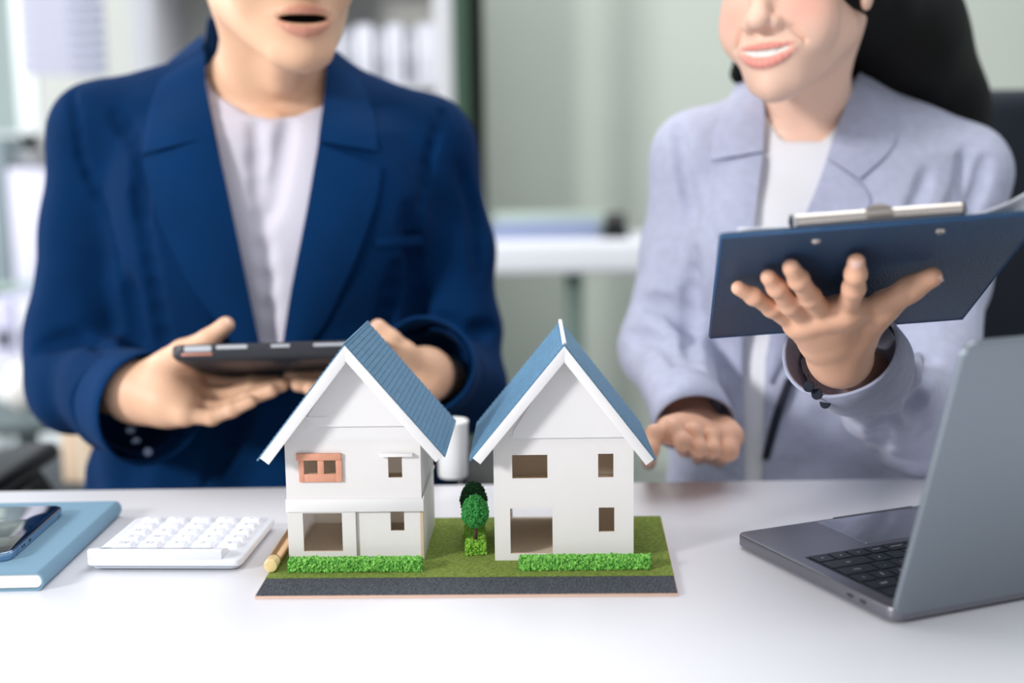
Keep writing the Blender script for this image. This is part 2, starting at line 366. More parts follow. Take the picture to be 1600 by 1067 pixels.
# roof
RY0, RY1 = -.017, .125
A, E_, d, n = roof_side(H1, aP, eL, RY0, RY1, .0022, 27, M_blue_l)
roof_side(H1, aP, eR, RY0, RY1, .0022, 27, M_blue_l)
cp = aP
MB().tube([(aP[0], RY0, aP[1] - .0012), (aP[0], RY1, aP[1] - .0012)], .0013, 10).build('ridge_cap', M_blue_l, H1, smooth=True)
def barge(par, aP, E, wdt, y0, th, endt=.97, off=.0016):
    A, Ev = Vector((aP[0], 0, aP[1])), Vector((E[0], 0, E[1])); d = (Ev - A); L = d.length; d.normalize()
    n = Vector((-d.z, 0, d.x)) if d.x > 0 else Vector((d.z, 0, -d.x))
    # vertical cut at the ridge
    t1 = off / abs(n.z); t2 = (off + wdt) / abs(n.z)
    p1 = Vector((A.x, 0, A.z - t1)); p2 = Vector((A.x, 0, A.z - t2))
    q1 = A + d * L * endt - n * off; q2 = A + d * (L * endt) - n * (off + wdt)
    MB().prism([(p.x, y0, p.z) for p in (p1, q1, q2, p2)], (0, th, 0)).build('barge_board', M_card, par, bevel=.0002)
barge(H1, aP, eL, .0092, RY0 - .0015, .0022); barge(H1, aP, eR, .0082, RY0 - .0015, .0022, .985)

# ---- right house
YR = Z(774, 877, BZ).y
H2 = thing('model_house', 'plain white card model house with light blue roof slope and white ridge strip', 'model house', (Z(882, 877, BZ).x, YR, BZ + .0004), math.radians(-1.0), 'model houses on the base board')
CURH = H2
xl = F1(774.5, 800)[0]; xr = F1(990, 800)[0]; ztop = F1(880, 690)[1]
aP = F1(882, 536, -.017); eL = F1(732, 719, -.017); eR = F1(1026, 718, -.017)
hs = [R1(800, 711, 855.5, 747), R1(934.5, 709, 958.6, 745.5), R1(797, 794.5, 863.7, 864), R1(935.5, 793, 960, 830.5)]
holed('front_wall', M_card, H2, xl, xr, 0, ztop, 0, TH, hs)
wallfill(H2, xl, xr, ztop, aP, eL, eR, 0, TH, 'gable_wall')
g0, g1 = F1(800, 684), F1(978, 683)
zg = g0[1]
MB().prism([(g0[0], -.0022, zg), (g1[0], -.0022, zg), (g1[0], -.0022, zg + .006), (aP[0], -.0022, aP[1] - .0085), (F1(803, 672)[0], -.0022, F1(803, 672)[1])], (0, .0022, 0)).build('gable_panel', M_card, H2)
DEP = .125
bo = [F1(788, 799, DEP)[0], F1(858, 800, DEP)[0], F1(828, 811, DEP)[1], F1(828, 793, DEP)[1]]
holed('back_wall', M_card, H2, xl, xr, 0, ztop, DEP - TH, DEP, [(xl + .012, xl + .055, bo[2], bo[3] + .004)])
wallfill(H2, xl, xr, ztop, aP, eL, eR, DEP - TH, DEP, 'back_gable_wall')
side(H2, xl - .0004, xl + TH, 0, on(aP, eL, xl) - .006, .0025, DEP - .0025, 'side_wall')
side(H2, xr - TH, xr, 0, on(aP, eR, xr) - .006, .0025, DEP - .0025, 'side_wall')
MB().box((xl - .0012, .0001, 0), (xl - .0001, .0024, ztop + .004)).build('corner_edge', M_card, H2)
zmid = F1(880, 770)[1]
for zf in (.0006, zmid, ztop - .003):
    MB().box((xl + TH, .0026, zf), (xr - TH, DEP - .0026, zf + .002)).build('floor_sheet', M_inner, H2)
MB().box((F1(890, 800)[0], .0026, .0027), (F1(890, 800)[0] + .002, DEP - .003, zmid - .0002)).build('inner_wall', M_inner, H2)
MB().box((xl + .003, .055, zmid + .0022), (xr - .003, .057, ztop - .0032)).build('inner_wall', M_inner, H2)
MB().box((F1(890, 800)[0] + .003, .055, .0027), (xr - .003, .057, zmid - .0002)).build('inner_wall', M_inner, H2)
RY1 = .135
roof_side(H2, aP, eL, RY0, RY1, .0022, 27, M_blue_l)
roof_side(H2, aP, eR, RY0, RY1, .0022, 27, M_blue_l)
MB().box((aP[0] - .0016, RY0 + .001, aP[1] - .003), (aP[0] + .0016, RY1 + .001, aP[1] + .0006)).build('ridge_strip', M_card, H2, bevel=.0005)
barge(H2, aP, eL, .0082, RY0 - .0015, .0022); barge(H2, aP, eR, .0082, RY0 - .0015, .0022, .985)

# ------------------------------------------------------------------ gold pen beside the left house
g = Z(424, 895.5, BZ); pr = .0058
pen = thing('pen', 'thick gold pen lying along the left wall of the house with the peach frame', 'pen', (g.x - .0005, g.y, BZ + .0004 + pr), math.radians(-1))
M_gold = mat('brushed_gold', (226, 186, 136), 0.3, metal=.85)
prof = [(0, 0), (.5, 0), (.97, .001), (1, .003), (1, .012)]
MB().tube([(0, .0, 0), (0, .0006, 0), (0, .0007, 0), (0, .014, 0)], [pr * .90, pr * .98, pr * .99, pr * .99], 32).build('cap_end', mat('pale_gold', (244, 218, 160), .4, metal=.5), pen, smooth='auto')
MB().tube([(0, .0145, 0), (0, .06, 0), (0, .118, 0), (0, .132, 0)], [pr, pr, pr * .93, pr * .4], 32).build('barrel', M_gold, pen, smooth='auto')
MB().tube([(0, .014, 0), (0, .0146, 0)], pr * 1.03, 32).build('ring', mat('dark_gold', (120, 84, 50), .4, metal=1), pen, smooth='auto')

# ------------------------------------------------------------------ notebook and phone
a, b_ = Z(69, 923), Z(191, 806)
L = (b_ - a).length; ang = math.atan2(-(b_.x - a.x), b_.y - a.y)
book = thing('notebook', 'light blue hardback notebook with a rounded spine lying under the phone', 'notebook', tuple(a), ang)
M_nb = mat('light_blue_cover', (120, 154, 176), 0.6, spec=.3, bump=.15, bscale=900)
TB = .0155; WD = .148; rr_ = TB / 2
def cprof(inset, y):  # C-shaped cover outline in x,z
    pts = [(-WD, 0)]
    for k in range(13):
        t = -PI / 2 + PI * k / 12; pts.append((-rr_ * .8 + (rr_ * .8) * math.cos(t), rr_ + rr_ * math.sin(t)))
    pts.append((-WD, TB)); c = .0016
    pts.append((-WD, TB - c))
    for k in range(12, -1, -1):
        t = -PI / 2 + PI * k / 12; pts.append((-rr_ * .8 + (rr_ * .8 - c) * math.cos(t), rr_ + (rr_ - c) * math.sin(t)))
    pts.append((-WD, c)); return [(x, y, z) for x, z in pts]
ring = cprof(0, 0); nn = 15
bb = MB(); outer, innr = ring[:15], list(reversed(ring[15:]))
for k in range(14):
    o0, o1, i0, i1 = outer[k], outer[k + 1], innr[k], innr[k + 1]
    def up(p): return (p[0], L, p[2])
    bb.add([o0, o1, up(o1), up(o0)], [(0, 1, 2, 3)]); bb.add([i0, i1, up(i1), up(i0)], [(3, 2, 1, 0)])
    bb.add([o0, i0, i1, o1], [(0, 1, 2, 3)]); bb.add([up(o0), up(i0), up(i1), up(o1)], [(3, 2, 1, 0)])
bb.add([outer[0], innr[0], up(innr[0]), up(outer[0])], [(0, 1, 2, 3)]); bb.add([outer[-1], innr[-1], up(innr[-1]), up(outer[-1])], [(3, 2, 1, 0)])
bb.build('cover', M_nb, book, smooth='auto')
pg = [(-WD + .004, .0018)]
for k in range(9):
    t = -PI / 2 + PI * k / 8; pg.append((-rr_ * .85 + (rr_ * .72 - .0014) * math.cos(t), rr_ + (rr_ - .0022) * math.sin(t)))
pg.append((-WD + .004, TB - .0018))
MB().prism([(x, .0022, z) for x, z in pg], (0, L - .0044, 0)).build('page_block', mat('page_edges', (240, 238, 232), .8, bump=.5, bscale=12, tex='wave', stretch=(.01, .01, 260)), book)

pz = TT + TB
a, b_ = Z(15, 871, pz + .004), Z(104, 793, pz + .004)
L = .147; ang = math.atan2(-(b_.x - a.x), b_.y - a.y)
phone = thing('smartphone', 'silver blue smartphone lying face up on the light blue notebook', 'phone', (a.x, a.y, pz), ang)
M_steel = mat('phone_steel', (150, 176, 204), .22, metal=1)
PT = .0078
out = rrect(-.0715, 0, 0, L, .011, 8)
MB().prism([(x, y, .0) for x, y in out], (0, 0, PT)).build('frame', M_steel, phone, bevel=.0012, seg=3)
inn = rrect(-.0715 + .0012, .0012, -.0012, L - .0012, .010, 8)
MB().prism([(x, y, PT - .0002) for x, y in inn], (0, 0, .0005)).build('screen', mat('phone_glass', (10, 13, 17), .03, spec=.9, coat=.6), phone, bevel=.0002)
for y0, y1 in ((.030, .0315), (.0350, .0365), (.0480, .0520)):
    MB().box((-.0004, y0, PT * .34), (.0004, y1, PT * .62)).build('side_button', mat('phone_dark_inset', (60, 80, 104), .3, metal=1), phone, bevel=.0002)
for y0 in (.018, .128):
    MB().box((-.0004, y0, .0003), (.00015, y0 + .0012, PT - .0006)).build('antenna_line', mat('phone_antenna', (90, 112, 136), .4), phone)

# ------------------------------------------------------------------ calculator
a, b_ = Z(134, 893.5), Z(377, 894)
cw = (b_ - a).length; cang = math.atan2(b_.y - a.y, b_.x - a.x)
calc = thing('calculator', 'white desk calculator with rows of white keys beside the light blue notebook', 'calculator', (a.x, a.y, TT), cang)
M_cal = mat('calculator_white', (224, 226, 233), .38)
CD = .128
M_calg = mat('calculator_under', (190, 198, 208), .5)
MB().prism([(x, y, .0015) for x, y in rrect(.004, .004, cw - .004, CD - .003, .006)], (0, 0, .004)).build('underside', M_calg, calc, bevel=.001)
sb = MB().prism([(x, y, .0048) for x, y in rrect(0, 0, cw, CD, .007)], (0, 0, .0062)); sb.build('body', M_cal, calc, bevel=.0016, seg=3)
# raised display end (faces away from the camera)
dp = [(.0, .0105), (.0, .0185), (.004, .0192), (.020, .0150), (.026, .0108)]
MB().prism([(.0015, y + .0008, z) for y, z in dp], (cw - .018, 0, 0)).build('display_housing', M_cal, calc, bevel=.0012)
MB().add([(.010, .0056, .01915), (cw - .028, .0056, .01915), (cw - .028, .0195, .01555), (.010, .0195, .01555)], [(0, 1, 2, 3)]).build('display', mat('lcd_grey', (120, 130, 124), .2), calc)
M_key = mat('calculator_key', (228, 230, 238), .35)
M_mark = mat('key_print', (150, 156, 170), .6)
def text(body, size, par, loc_, rot, m, name='lettering', ext=.0001, align='CENTER'):
    cu = bpy.data.curves.new(name, 'FONT'); cu.body = body; cu.size = size; cu.align_x = align; cu.align_y = 'CENTER'; cu.extrude = ext
    to = bpy.data.objects.new(name, cu); COL.objects.link(to)
    dg = bpy.context.evaluated_depsgraph_get(); me = bpy.data.meshes.new_from_object(to.evaluated_get(dg)); bpy.data.objects.remove(to)
    me.materials.clear(); me.materials.append(m)
    o = bpy.data.objects.new(name, me); COL.objects.link(o); o.parent = par; o.location = loc_; o.rotation_euler = rot; return o
keys = [['÷', '×', '−', '+', '='], ['9', '6', '3', '.', '▸'], ['8', '5', '2', '0', 'M'], ['7', '4', '1', '00', 'C'], ['%', '√', '±', 'CE', 'AC']]
kproto = None; kx, ky = (cw - .016) / 5, (CD - .034) / 5
for i in range(5):
    for j in range(5):
        if kproto is None:
            w_, h_ = kx * .80, ky * .74; 
            top = rrect(-w_ / 2 + .0012, -h_ / 2 + .0012, w_ / 2 - .0012, h_ / 2 - .0012, .002, 3); bot = rrect(-w_ / 2, -h_ / 2, w_ / 2, h_ / 2, .002, 3)
            kb = MB(); nk = len(top); kb.add([(x, y, 0) for x, y in bot] + [(x, y, .0034) for x, y in top], [tuple(range(nk, 2 * nk))] + [(k, (k + 1) % nk, nk + (k + 1) % nk, nk + k) for k in range(nk)])
            kproto = kb.build('key', M_key, calc, bevel=.0004); ko = kproto
        else:
            ko = kproto.copy(); COL.objects.link(ko); ko.parent = calc
        ko.location = (.008 + kx * (i + .5), .029 + ky * (j + .5), .0108)
        s_ = keys[4 - j][4 - i]
        text(s_, .0065, ko, (0, 0, .0034), (0, 0, PI), M_mark, 'key_print')

# ------------------------------------------------------------------ laptop
LA = math.radians(22.5)
lo = Z(1395, 979)
lap = thing('laptop', 'open space grey laptop seen from behind its lid at the right edge', 'laptop', tuple(lo), LA)
M_sg = mat('space_grey_aluminium', (128, 128, 136), .34, metal=.85)
M_lid = mat('lid_aluminium', (136, 144, 152), .38, metal=.75)
M_edge_al = mat('aluminium_edge', (186, 190, 200), .3, metal=.8)
LW, LD, LH = .304, .212, .0105
MB().prism([(x, y, .0025) for x, y in rrect(0, 0, LW, LD, .010, 6)], (0, 0, LH)).build('base', [M_sg], lap, bevel=.0015, seg=3)
MB().prism([(x, y, .0015) for x, y in rrect(.006, .006, LW - .006, LD - .006, .010, 6)], (0, 0, .002)).build('underside', mat('laptop_under', (110, 112, 118), .5, metal=.5), lap)
for x in (.02, LW - .02):
    for y in (.02, LD - .02): MB().lathe([(.006, 0), (.006, .0017)], (x, y, 0), 16).build('foot', mat('rubber', (20, 20, 22), .8), lap)
zt = .0025 + LH
# keyboard: local y runs from hinge (0) to palm rest (LD). User sits at +y, so rows start near the hinge
kx0, kx1, ky0, ky1 = .014, LW - .014, .020, .128
MB().box((kx0, ky0, zt - .0008), (kx1, ky1, zt + .0002)).build('keyboard_well', mat('keyboard_well', (30, 34, 38), .5), lap)
M_k = mat('laptop_key', (18, 25, 32), .42); M_kp = mat('key_white', (225, 230, 235), .5)
rows = [[('esc', 1.0)] + [('F%d' % k, 1.0) for k in range(1, 13)] + [('', 1.0)],
        [('~', 1)] + [(c, 1) for c in '1234567890-='] + [('delete', 1.6)],
        [('tab', 1.6)] + [(c, 1) for c in 'QWERTYUIOP[]'] + [('\\', 1)],
        [('caps lock', 1.85)] + [(c, 1) for c in "ASDFGHJKL;'"] + [('return', 1.85)],
        [('shift', 2.4)] + [(c, 1) for c in 'ZXCVBNM,./'] + [('shift', 2.4)],
        [('fn', 1), ('control', 1), ('option', 1), ('command', 1.25), ('', 5.1), ('command', 1.25), ('option', 1), ('<', 1), ('^', .95), ('>', 1)]]
nr = len(rows); rh = (ky1 - ky0 - .002) / nr
for ri, row in enumerate(rows):
    tw = sum(w_ for _, w_ in row); x = kx1 - .001
    for ch, w_ in row:      # user's left is at large x here
        ww = w_ / tw * (kx1 - kx0 - .002); cx = x - ww / 2; cy = ky0 + .001 + rh * (ri + .5); x -= ww
        kb = MB().prism([(px_, py_, 0) for px_, py_ in rrect(-ww / 2 + .0011, -rh / 2 + .0011, ww / 2 - .0011, rh / 2 - .0011, .0015, 2)], (0, 0, .0010))
        ko = kb.build('key', M_k, lap); ko.location = (cx, cy, zt + .0002)
        if ch and cx < .16:
            text(ch, .0052 if len(ch) == 1 else .0028, ko, (0, 0, .00102), (0, 0, PI), M_kp, 'key_legend', 0)
MB().prism([(x, y, zt - .0002) for x, y in rrect(.084, .136, .220, .208, .003, 3)], (0, 0, .0004)).build('trackpad', mat('trackpad_glass', (150, 153, 164), .16, metal=.7), lap, bevel=.0001)
for y in (.034, .052, .1):
    pass
for y0, y1 in ((.030, .0385), (.0455, .054)):
    MB().prism([(-.0003, y0 + (y1 - y0) * .5 + (y1 - y0) * .5 * math.cos(t), .0078 + .0016 * math.sin(t)) for t in [2 * PI * k / 16 for k in range(16)]], (.0008, 0, 0)).build('port', mat('port_dark', (70, 72, 80), .4, metal=.6), lap)
MB().box((LW * .35, LD - .0009, zt - .0018), (LW * .65, LD + .0002, zt + .0003)).build('opening_notch', mat('port_dark', (70, 72, 80), .4), lap)
# lid
LT = math.radians(16.5)   # lean towards the camera
lid = MB().prism([(x, 0, z) for x, z in rrect(0, .0, LW, .222, .011, 8)], (0, -.0048, 0))
R = Matrix.Rotation(LT, 4, 'X')
lidm = Matrix.Translation((0, .004, zt - .0045)) @ R
lid.xf(lidm); lid.build('lid', [M_lid], lap, bevel=.0011, seg=3)
scr = MB().prism([(x, .0002, z) for x, z in rrect(.003, .004, LW - .003, .219, .009, 6)], (0, .0006, 0)); scr.xf(lidm); scr.build('screen', mat('screen_black', (12, 12, 14), .08), lap)
hg = MB().tube([(.03, .006, zt - .001), (LW - .03, .006, zt - .001)], .0035, 12); hg.build('hinge', mat('hinge_dark', (40, 42, 46), .5), lap, smooth=True)

# ------------------------------------------------------------------ white cup behind the left house
cpos = Z(708, 744)
cup = thing('cup', 'plain white paper cup standing behind the left house roof', 'cup', (cpos.x, cpos.y, TT))
MB().lathe([(.0001, .001), (.015, .0), (.0160, .002), (.0175, .060), (.0185, .062), (.0175, .0635), (.0160, .060), (.015, .004), (.0001, .003)], seg=40).build('cup_body', mat('cup_white', (236, 238, 240), .45), cup, smooth='auto')

# ================================================================== implicit surface modeller (smooth unions meshed with surface nets)
f32 = np.float32
class Prim:
    def __init__(s, fn, c, R): s.fn = fn; s.c = np.array(c, f32); s.R = R
def V3(p): return np.array(tuple(p), f32)
def rc(a, b, ra, rb=None, sq=None):
    a, b = V3(a), V3(b); rb = ra if rb is None else rb; ba = b - a; q = float(ba @ ba) + 1e-12
    def fn(P):
        pa = P - a; h = np.clip((pa @ ba) / q, 0, 1); return np.linalg.norm(pa - h[:, None] * ba, axis=1) - (ra + (rb - ra) * h)
    return Prim(fn, (a + b) / 2, math.sqrt(q) / 2 + max(ra, rb))
def ell(c, r, rot=None):
    c = V3(c); r = np.array([r] * 3 if not hasattr(r, '__len__') else r, f32); M = np.array(rot, f32) if rot is not None else None
    def fn(P):
        p = P - c
        if M is not None: p = p @ M
        k0 = np.linalg.norm(p / r, axis=1) + 1e-9; k1 = np.linalg.norm(p / (r * r), axis=1) + 1e-9
        return k0 * (k0 - 1) / k1
    return Prim(fn, c, float(r.max()))
def loft(rows, e=2.4):
    """rows: (z, cx, cy, a, b) going up; superelliptic horizontal sections"""
    rows = sorted(rows); R = np.array(rows, f32); z0, z1 = R[0, 0], R[-1, 0]
    def fn(P):
        z = np.clip(P[:, 2], z0, z1); cx, cy, a, b = (np.interp(z, R[:, 0], R[:, i]).astype(f32) for i in (1, 2, 3, 4))
        u = np.abs((P[:, 0] - cx) / a) ** e; v = np.abs((P[:, 1] - cy) / b) ** e
        k = (u + v) ** (1 / e); d = (k - 1) * np.minimum(a, b)
        dz = np.maximum(z0 - P[:, 2], P[:, 2] - z1)
        return np.where(dz > 0, np.hypot(np.maximum(d, 0), dz), np.maximum(d, dz)).astype(f32)
    c = (R[:, 1].mean(), R[:, 2].mean(), (z0 + z1) / 2)
    return Prim(fn, c, float(math.hypot(R[:, 3].max() * 1.3, (z1 - z0) / 2) + .1))
def smin(a, b, k):
    if k <= 0: return np.minimum(a, b)
    h = np.maximum(k - np.abs(a - b), 0) / k; return np.minimum(a, b) - h * h * k * .25
class Shape:
    def __init__(s): s.ops = []
    def u(s, p, k=.0): s.ops.append(('u', k, p)); return s
    def s(s, p, k=.0): s.ops.append(('s', k, p)); return s
    def d(s, fn): s.ops.append(('d', 0, fn)); return s          # displacement / custom: fn(P, d) -> d
    def __call__(s, P, c=None, R=0):
        d = np.full(len(P), 1.0, f32)
        for o, k, p in s.ops:
            if o == 'd': d = p(P, d); continue
            if c is not None and np.linalg.norm(p.c - c) - p.R - R > k + .03: continue
            v = p.fn(P)
            d = smin(d, v, k) if o == 'u' else -smin(-d, v, k)
        return d
def chain(S, pts, rad, k=.01, op='u'):
    for i in range(len(pts) - 1): getattr(S, op)(rc(pts[i], pts[i + 1], rad[i], rad[i + 1]), k)
def field_mesh(S, lo, hi, h):
    lo = np.array(tuple(lo), f32); n = np.ceil((np.array(tuple(hi)) - lo) / (8 * h)).astype(int)
    I = np.stack(np.meshgrid(*[np.arange(k) for k in n], indexing='ij'), -1).reshape(-1, 3)
    C = (lo + (I + .5) * 8 * h).astype(f32); keep = np.zeros(len(I), bool)
    for q in range(0, len(C), 60000): keep[q:q + 60000] = np.abs(S(C[q:q + 60000])) < 8 * h * .87 * 1.5 + .002
    I = I[keep]
    key = (I // 4) @ np.array([1000003, 1009, 1]); order = np.argsort(key, kind='stable'); I = I[order]; key = key[order]
    g = np.stack(np.meshgrid(*[np.arange(9)] * 3, indexing='ij'), -1).reshape(-1, 3)
    N = (n * 8 + 2); mul = np.array([N[1] * N[2], N[2], 1], np.int64)
    cut = np.flatnonzero(np.diff(key)) + 1; groups = np.split(np.arange(len(I)), cut)
    ids, pos, quads = [], [], []
    co = np.array([[i, j, k] for i in (0, 1) for j in (0, 1) for k in (0, 1)])
    ed = [(a, b) for a in range(8) for b in range(a + 1, 8) if np.abs(co[a] - co[b]).sum() == 1]
    for G in groups:
        if not len(G): continue
        B = I[G]; c = (lo + (B.mean(0) + .5) * 8 * h).astype(f32); R = float(np.linalg.norm((np.ptp(B, axis=0) + 1) * 4 * h))
        P = (lo + (B[:, None] * 8 + g[None]) * h).astype(f32).reshape(-1, 3)
        D = S(P, c, R).reshape(-1, 9, 9, 9)
        st = [D[:, i:i + 8, j:j + 8, k:k + 8] for i, j, k in co]
        cs = np.stack(st, -1); sg = cs < 0; act = sg.any(-1) & ~sg.all(-1)
        bi, x, y, z = np.nonzero(act)
        if not len(bi): continue
        cell = B[bi] * 8 + np.stack([x, y, z], 1); v = cs[bi, x, y, z]; sgn = v < 0
        acc = np.zeros((len(bi), 3)); cnt = np.zeros(len(bi))
        for a, b in ed:
            m = sgn[:, a] != sgn[:, b]; t = v[:, a] / np.where(m, v[:, a] - v[:, b], 1)
            acc += np.where(m[:, None], co[a] + t[:, None] * (co[b] - co[a]), 0); cnt += m
        pos.append(lo + (cell + acc / cnt[:, None]) * h); ids.append(cell @ mul)
        for ax, (b1, b2) in enumerate(((1, 2), (2, 0), (0, 1))):
            a1 = 1 << (2 - ax)
            m = sgn[:, 0] != sgn[:, a1]; cc = cell[m]; f = sgn[m, 0]
            e1 = np.eye(3, dtype=int)[b1]; e2 = np.eye(3, dtype=int)[b2]
            q = np.stack([cc @ mul, (cc - e1) @ mul, (cc - e1 - e2) @ mul, (cc - e2) @ mul], 1)
            q[~f] = q[~f][:, ::-1]; quads.append(q)
    ids = np.concatenate(ids); pos = np.concatenate(pos); quads = np.concatenate(quads)
    o = np.argsort(ids); ids = ids[o]; pos = pos[o].astype(f32)
    j = np.searchsorted(ids, quads); j = np.minimum(j, len(ids) - 1); ok = (ids[j] == quads).all(1)
    return pos, j[ok]
def mesh_obj(name, parts, mats, parent, tint=None, smooth_it=0):
    """parts: list of (verts, quads); joined to one mesh object"""
    vs, fs, o = [], [], 0
    for v, f in parts: vs.append(v); fs.append(f + o); o += len(v)
    v = np.concatenate(vs); f = np.concatenate(fs)
    off = np.array(tuple(parent.location), f32) if parent else 0
    me = bpy.data.meshes.new(name); w = v - off
    me.vertices.add(len(v)); me.vertices.foreach_set('co', w.astype(f32).ravel())
    me.loops.add(f.size); me.loops.foreach_set('vertex_index', f.astype(np.int32).ravel())
    me.polygons.add(len(f)); me.polygons.foreach_set('loop_start', np.arange(0, f.size, 4, dtype=np.int32))
    me.polygons.foreach_set('use_smooth', np.ones(len(f), bool)); me.update(calc_edges=True); me.validate()
    for m in (mats if isinstance(mats, (list, tuple)) else [mats]): me.materials.append(m)
    if tint is not None:
        c = tint(v); a = me.color_attributes.new('tint', 'FLOAT_COLOR', 'POINT')
        a.data.foreach_set('color', np.concatenate([c, np.ones((len(c), 1))], 1).astype(f32).ravel())
    ob = bpy.data.objects.new(name, me); COL.objects.link(ob); ob.parent = parent
    if smooth_it:
        mo = ob.modifiers.new('smooth', 'SMOOTH'); mo.iterations = smooth_it; mo.factor = .5
    return ob
# camera-plane helpers used only to carve garment openings where they lie on the garment
nF, nR, nU, nC = (np.array(tuple(q), f32) for q in (CF, CR, CU, CP))
def topx(P):
    q = P - nC; w = q @ nF; return np.stack([800 + FPX * (q @ nR) / w, 533.5 - FPX * (q @ nU) / w], 1), w
def poly_sd(Q, poly):
    poly = np.array(poly, f32); n = len(poly); d = np.full(len(Q), 1e9, f32); ins = np.zeros(len(Q), bool)
    for i in range(n):
        a, b = poly[i], poly[(i + 1) % n]; e = b - a; w = Q - a
        t = np.clip((w @ e) / (e @ e + 1e-9), 0, 1); d = np.minimum(d, np.linalg.norm(w - t[:, None] * e, axis=1))
        c = (a[1] <= Q[:, 1]) != (b[1] <= Q[:, 1]); 
        xi = a[0] + (Q[:, 1] - a[1]) * e[0] / (e[1] if abs(e[1]) > 1e-9 else 1e-9)
        ins ^= c & (Q[:, 0] < xi)
    return np.where(ins, -d, d)
def opening(poly, ymax):
    """carve the region seen inside the outline, in front of y = ymax"""
    def fn(P, d):
        Q, w = topx(P); s = poly_sd(Q, poly) * w / FPX
        s = np.maximum(s, (P[:, 1] - ymax)); return np.maximum(d, -s).astype(f32)
    return fn
def keep_below(line, ymax=9):
    L = np.array(line, f32)
    def fn(P, d):
        Q, w = topx(P); yy = np.interp(Q[:, 0], L[:, 0], L[:, 1]); s = (yy - Q[:, 1]) * w / FPX
        return np.maximum(d, s).astype(f32)
    return fn
def folds(amp, sc, seed, mask=None):
    r = np.random.default_rng(seed); K = r.normal(size=(9, 3)); K /= np.linalg.norm(K, axis=1)[:, None]; ph = r.random(9) * 6.28
    def fn(P, d):
        s = np.zeros(len(P), f32); Wp = P + .02 * np.sin(P[:, [1, 2, 0]] * 23 + 1.3)
        for i in range(9): s += np.sin((Wp @ K[i]) * sc * (1 + .25 * i) + ph[i]) / (1 + .25 * i)
        s = s / 3
        # sharpen ridges a little
        s = np.sign(s) * np.abs(s) ** 1.3
        m = 1 if mask is None else mask(P)
        return (d - amp * s * m).astype(f32)
    return fn
def hit(S, px, py, y0=.7, y1=2.2, off=0.0):
    Q = np.array([[px, py]]); return hits(S, Q, y0, y1, off)[0]
def hits(S, Q, y0=.7, y1=2.2, off=0.0):
    Q = np.asarray(Q, float); D = nF + nR * ((Q[:, :1] - 800) / FPX) - nU * ((Q[:, 1:] - 533.5) / FPX)
    D = D / np.linalg.norm(D, axis=1)[:, None]; t = np.full(len(Q), y0)
    for _ in range(90):
        d = S((nC + D * t[:, None]).astype(f32)); t = np.where(t < y1, t + np.clip(d, -.01, .05) * .7, t)
    return nC + D * (t - off)[:, None]
def resample(pl, n):
    pl = np.array(pl, float); s = np.r_[0, np.cumsum(np.linalg.norm(np.diff(pl, axis=0), axis=1))]; t = np.linspace(0, s[-1], n)
    return np.stack([np.interp(t, s, pl[:, 0]), np.interp(t, s, pl[:, 1])], 1)
def drape(name, S, inner, outer, m, parent, n=40, k=12, off=.005, roll=.003, y0=1.0, tuck=.012, ycap=None):
    """cloth strip lying on the surface S between two outlines, with turned edges"""
    A, B = resample(inner, n), resample(outer, n); u = np.linspace(0, 1, k)
    Q = (A[:, None] * (1 - u)[None, :, None] + B[:, None] * u[None, :, None]).reshape(-1, 2)
    H = hits(S, Q, y0); cap_ = parent.location.y + .045; far = H[:, 1] > cap_
    H[far] = nC + (H[far] - nC) * (cap_ / H[far][:, 1:2]); H = H.reshape(n, k, 3)
    # smooth the draped depth so that the strip does not follow every fold
    for _ in range(6):
        H[1:-1] = (H[:-2] + 2 * H[1:-1] + H[2:]) / 4
        H[:, 1:-1] = (H[:, :-2] + 2 * H[:, 1:-1] + H[:, 2:]) / 4
    dirv = H - nC; dirv /= np.linalg.norm(dirv, axis=2)[..., None]
    prof = off + roll * np.sin(np.pi * np.clip(u, 0, 1))[None, :, None] 
    top = H - dirv * prof; bot = H + dirv * tuck
    v = np.concatenate([top.reshape(-1, 3), bot.reshape(-1, 3)]); o = n * k; f = []
    for i in range(n - 1):
        for j in range(k - 1):
            a = i * k + j; f.append((a, a + 1, a + k + 1, a + k)); f.append((o + a, o + a + k, o + a + k + 1, o + a + 1))
    ring = [i * k for i in range(n)] + [(n - 1) * k + j for j in range(1, k)] + [i * k + k - 1 for i in range(n - 2, -1, -1)] + [j for j in range(k - 2, 0, -1)]
    for a, b in zip(ring, ring[1:] + ring[:1]): f.append((a, b, o + b, o + a))
    off_ = np.array(tuple(parent.location))
    me = bpy.data.meshes.new(name); me.from_pydata((v - off_).tolist(), [], f); me.materials.append(m)
    me.polygons.foreach_set('use_smooth', [True] * len(me.polygons)); me.set_sharp_from_angle(angle=math.radians(50))
    ob = bpy.data.objects.new(name, me); COL.objects.link(ob); ob.parent = parent
    bm = bmesh.new(); bm.from_mesh(me); bmesh.ops.recalc_face_normals(bm, faces=bm.faces); bm.to_mesh(me); bm.free(); return ob

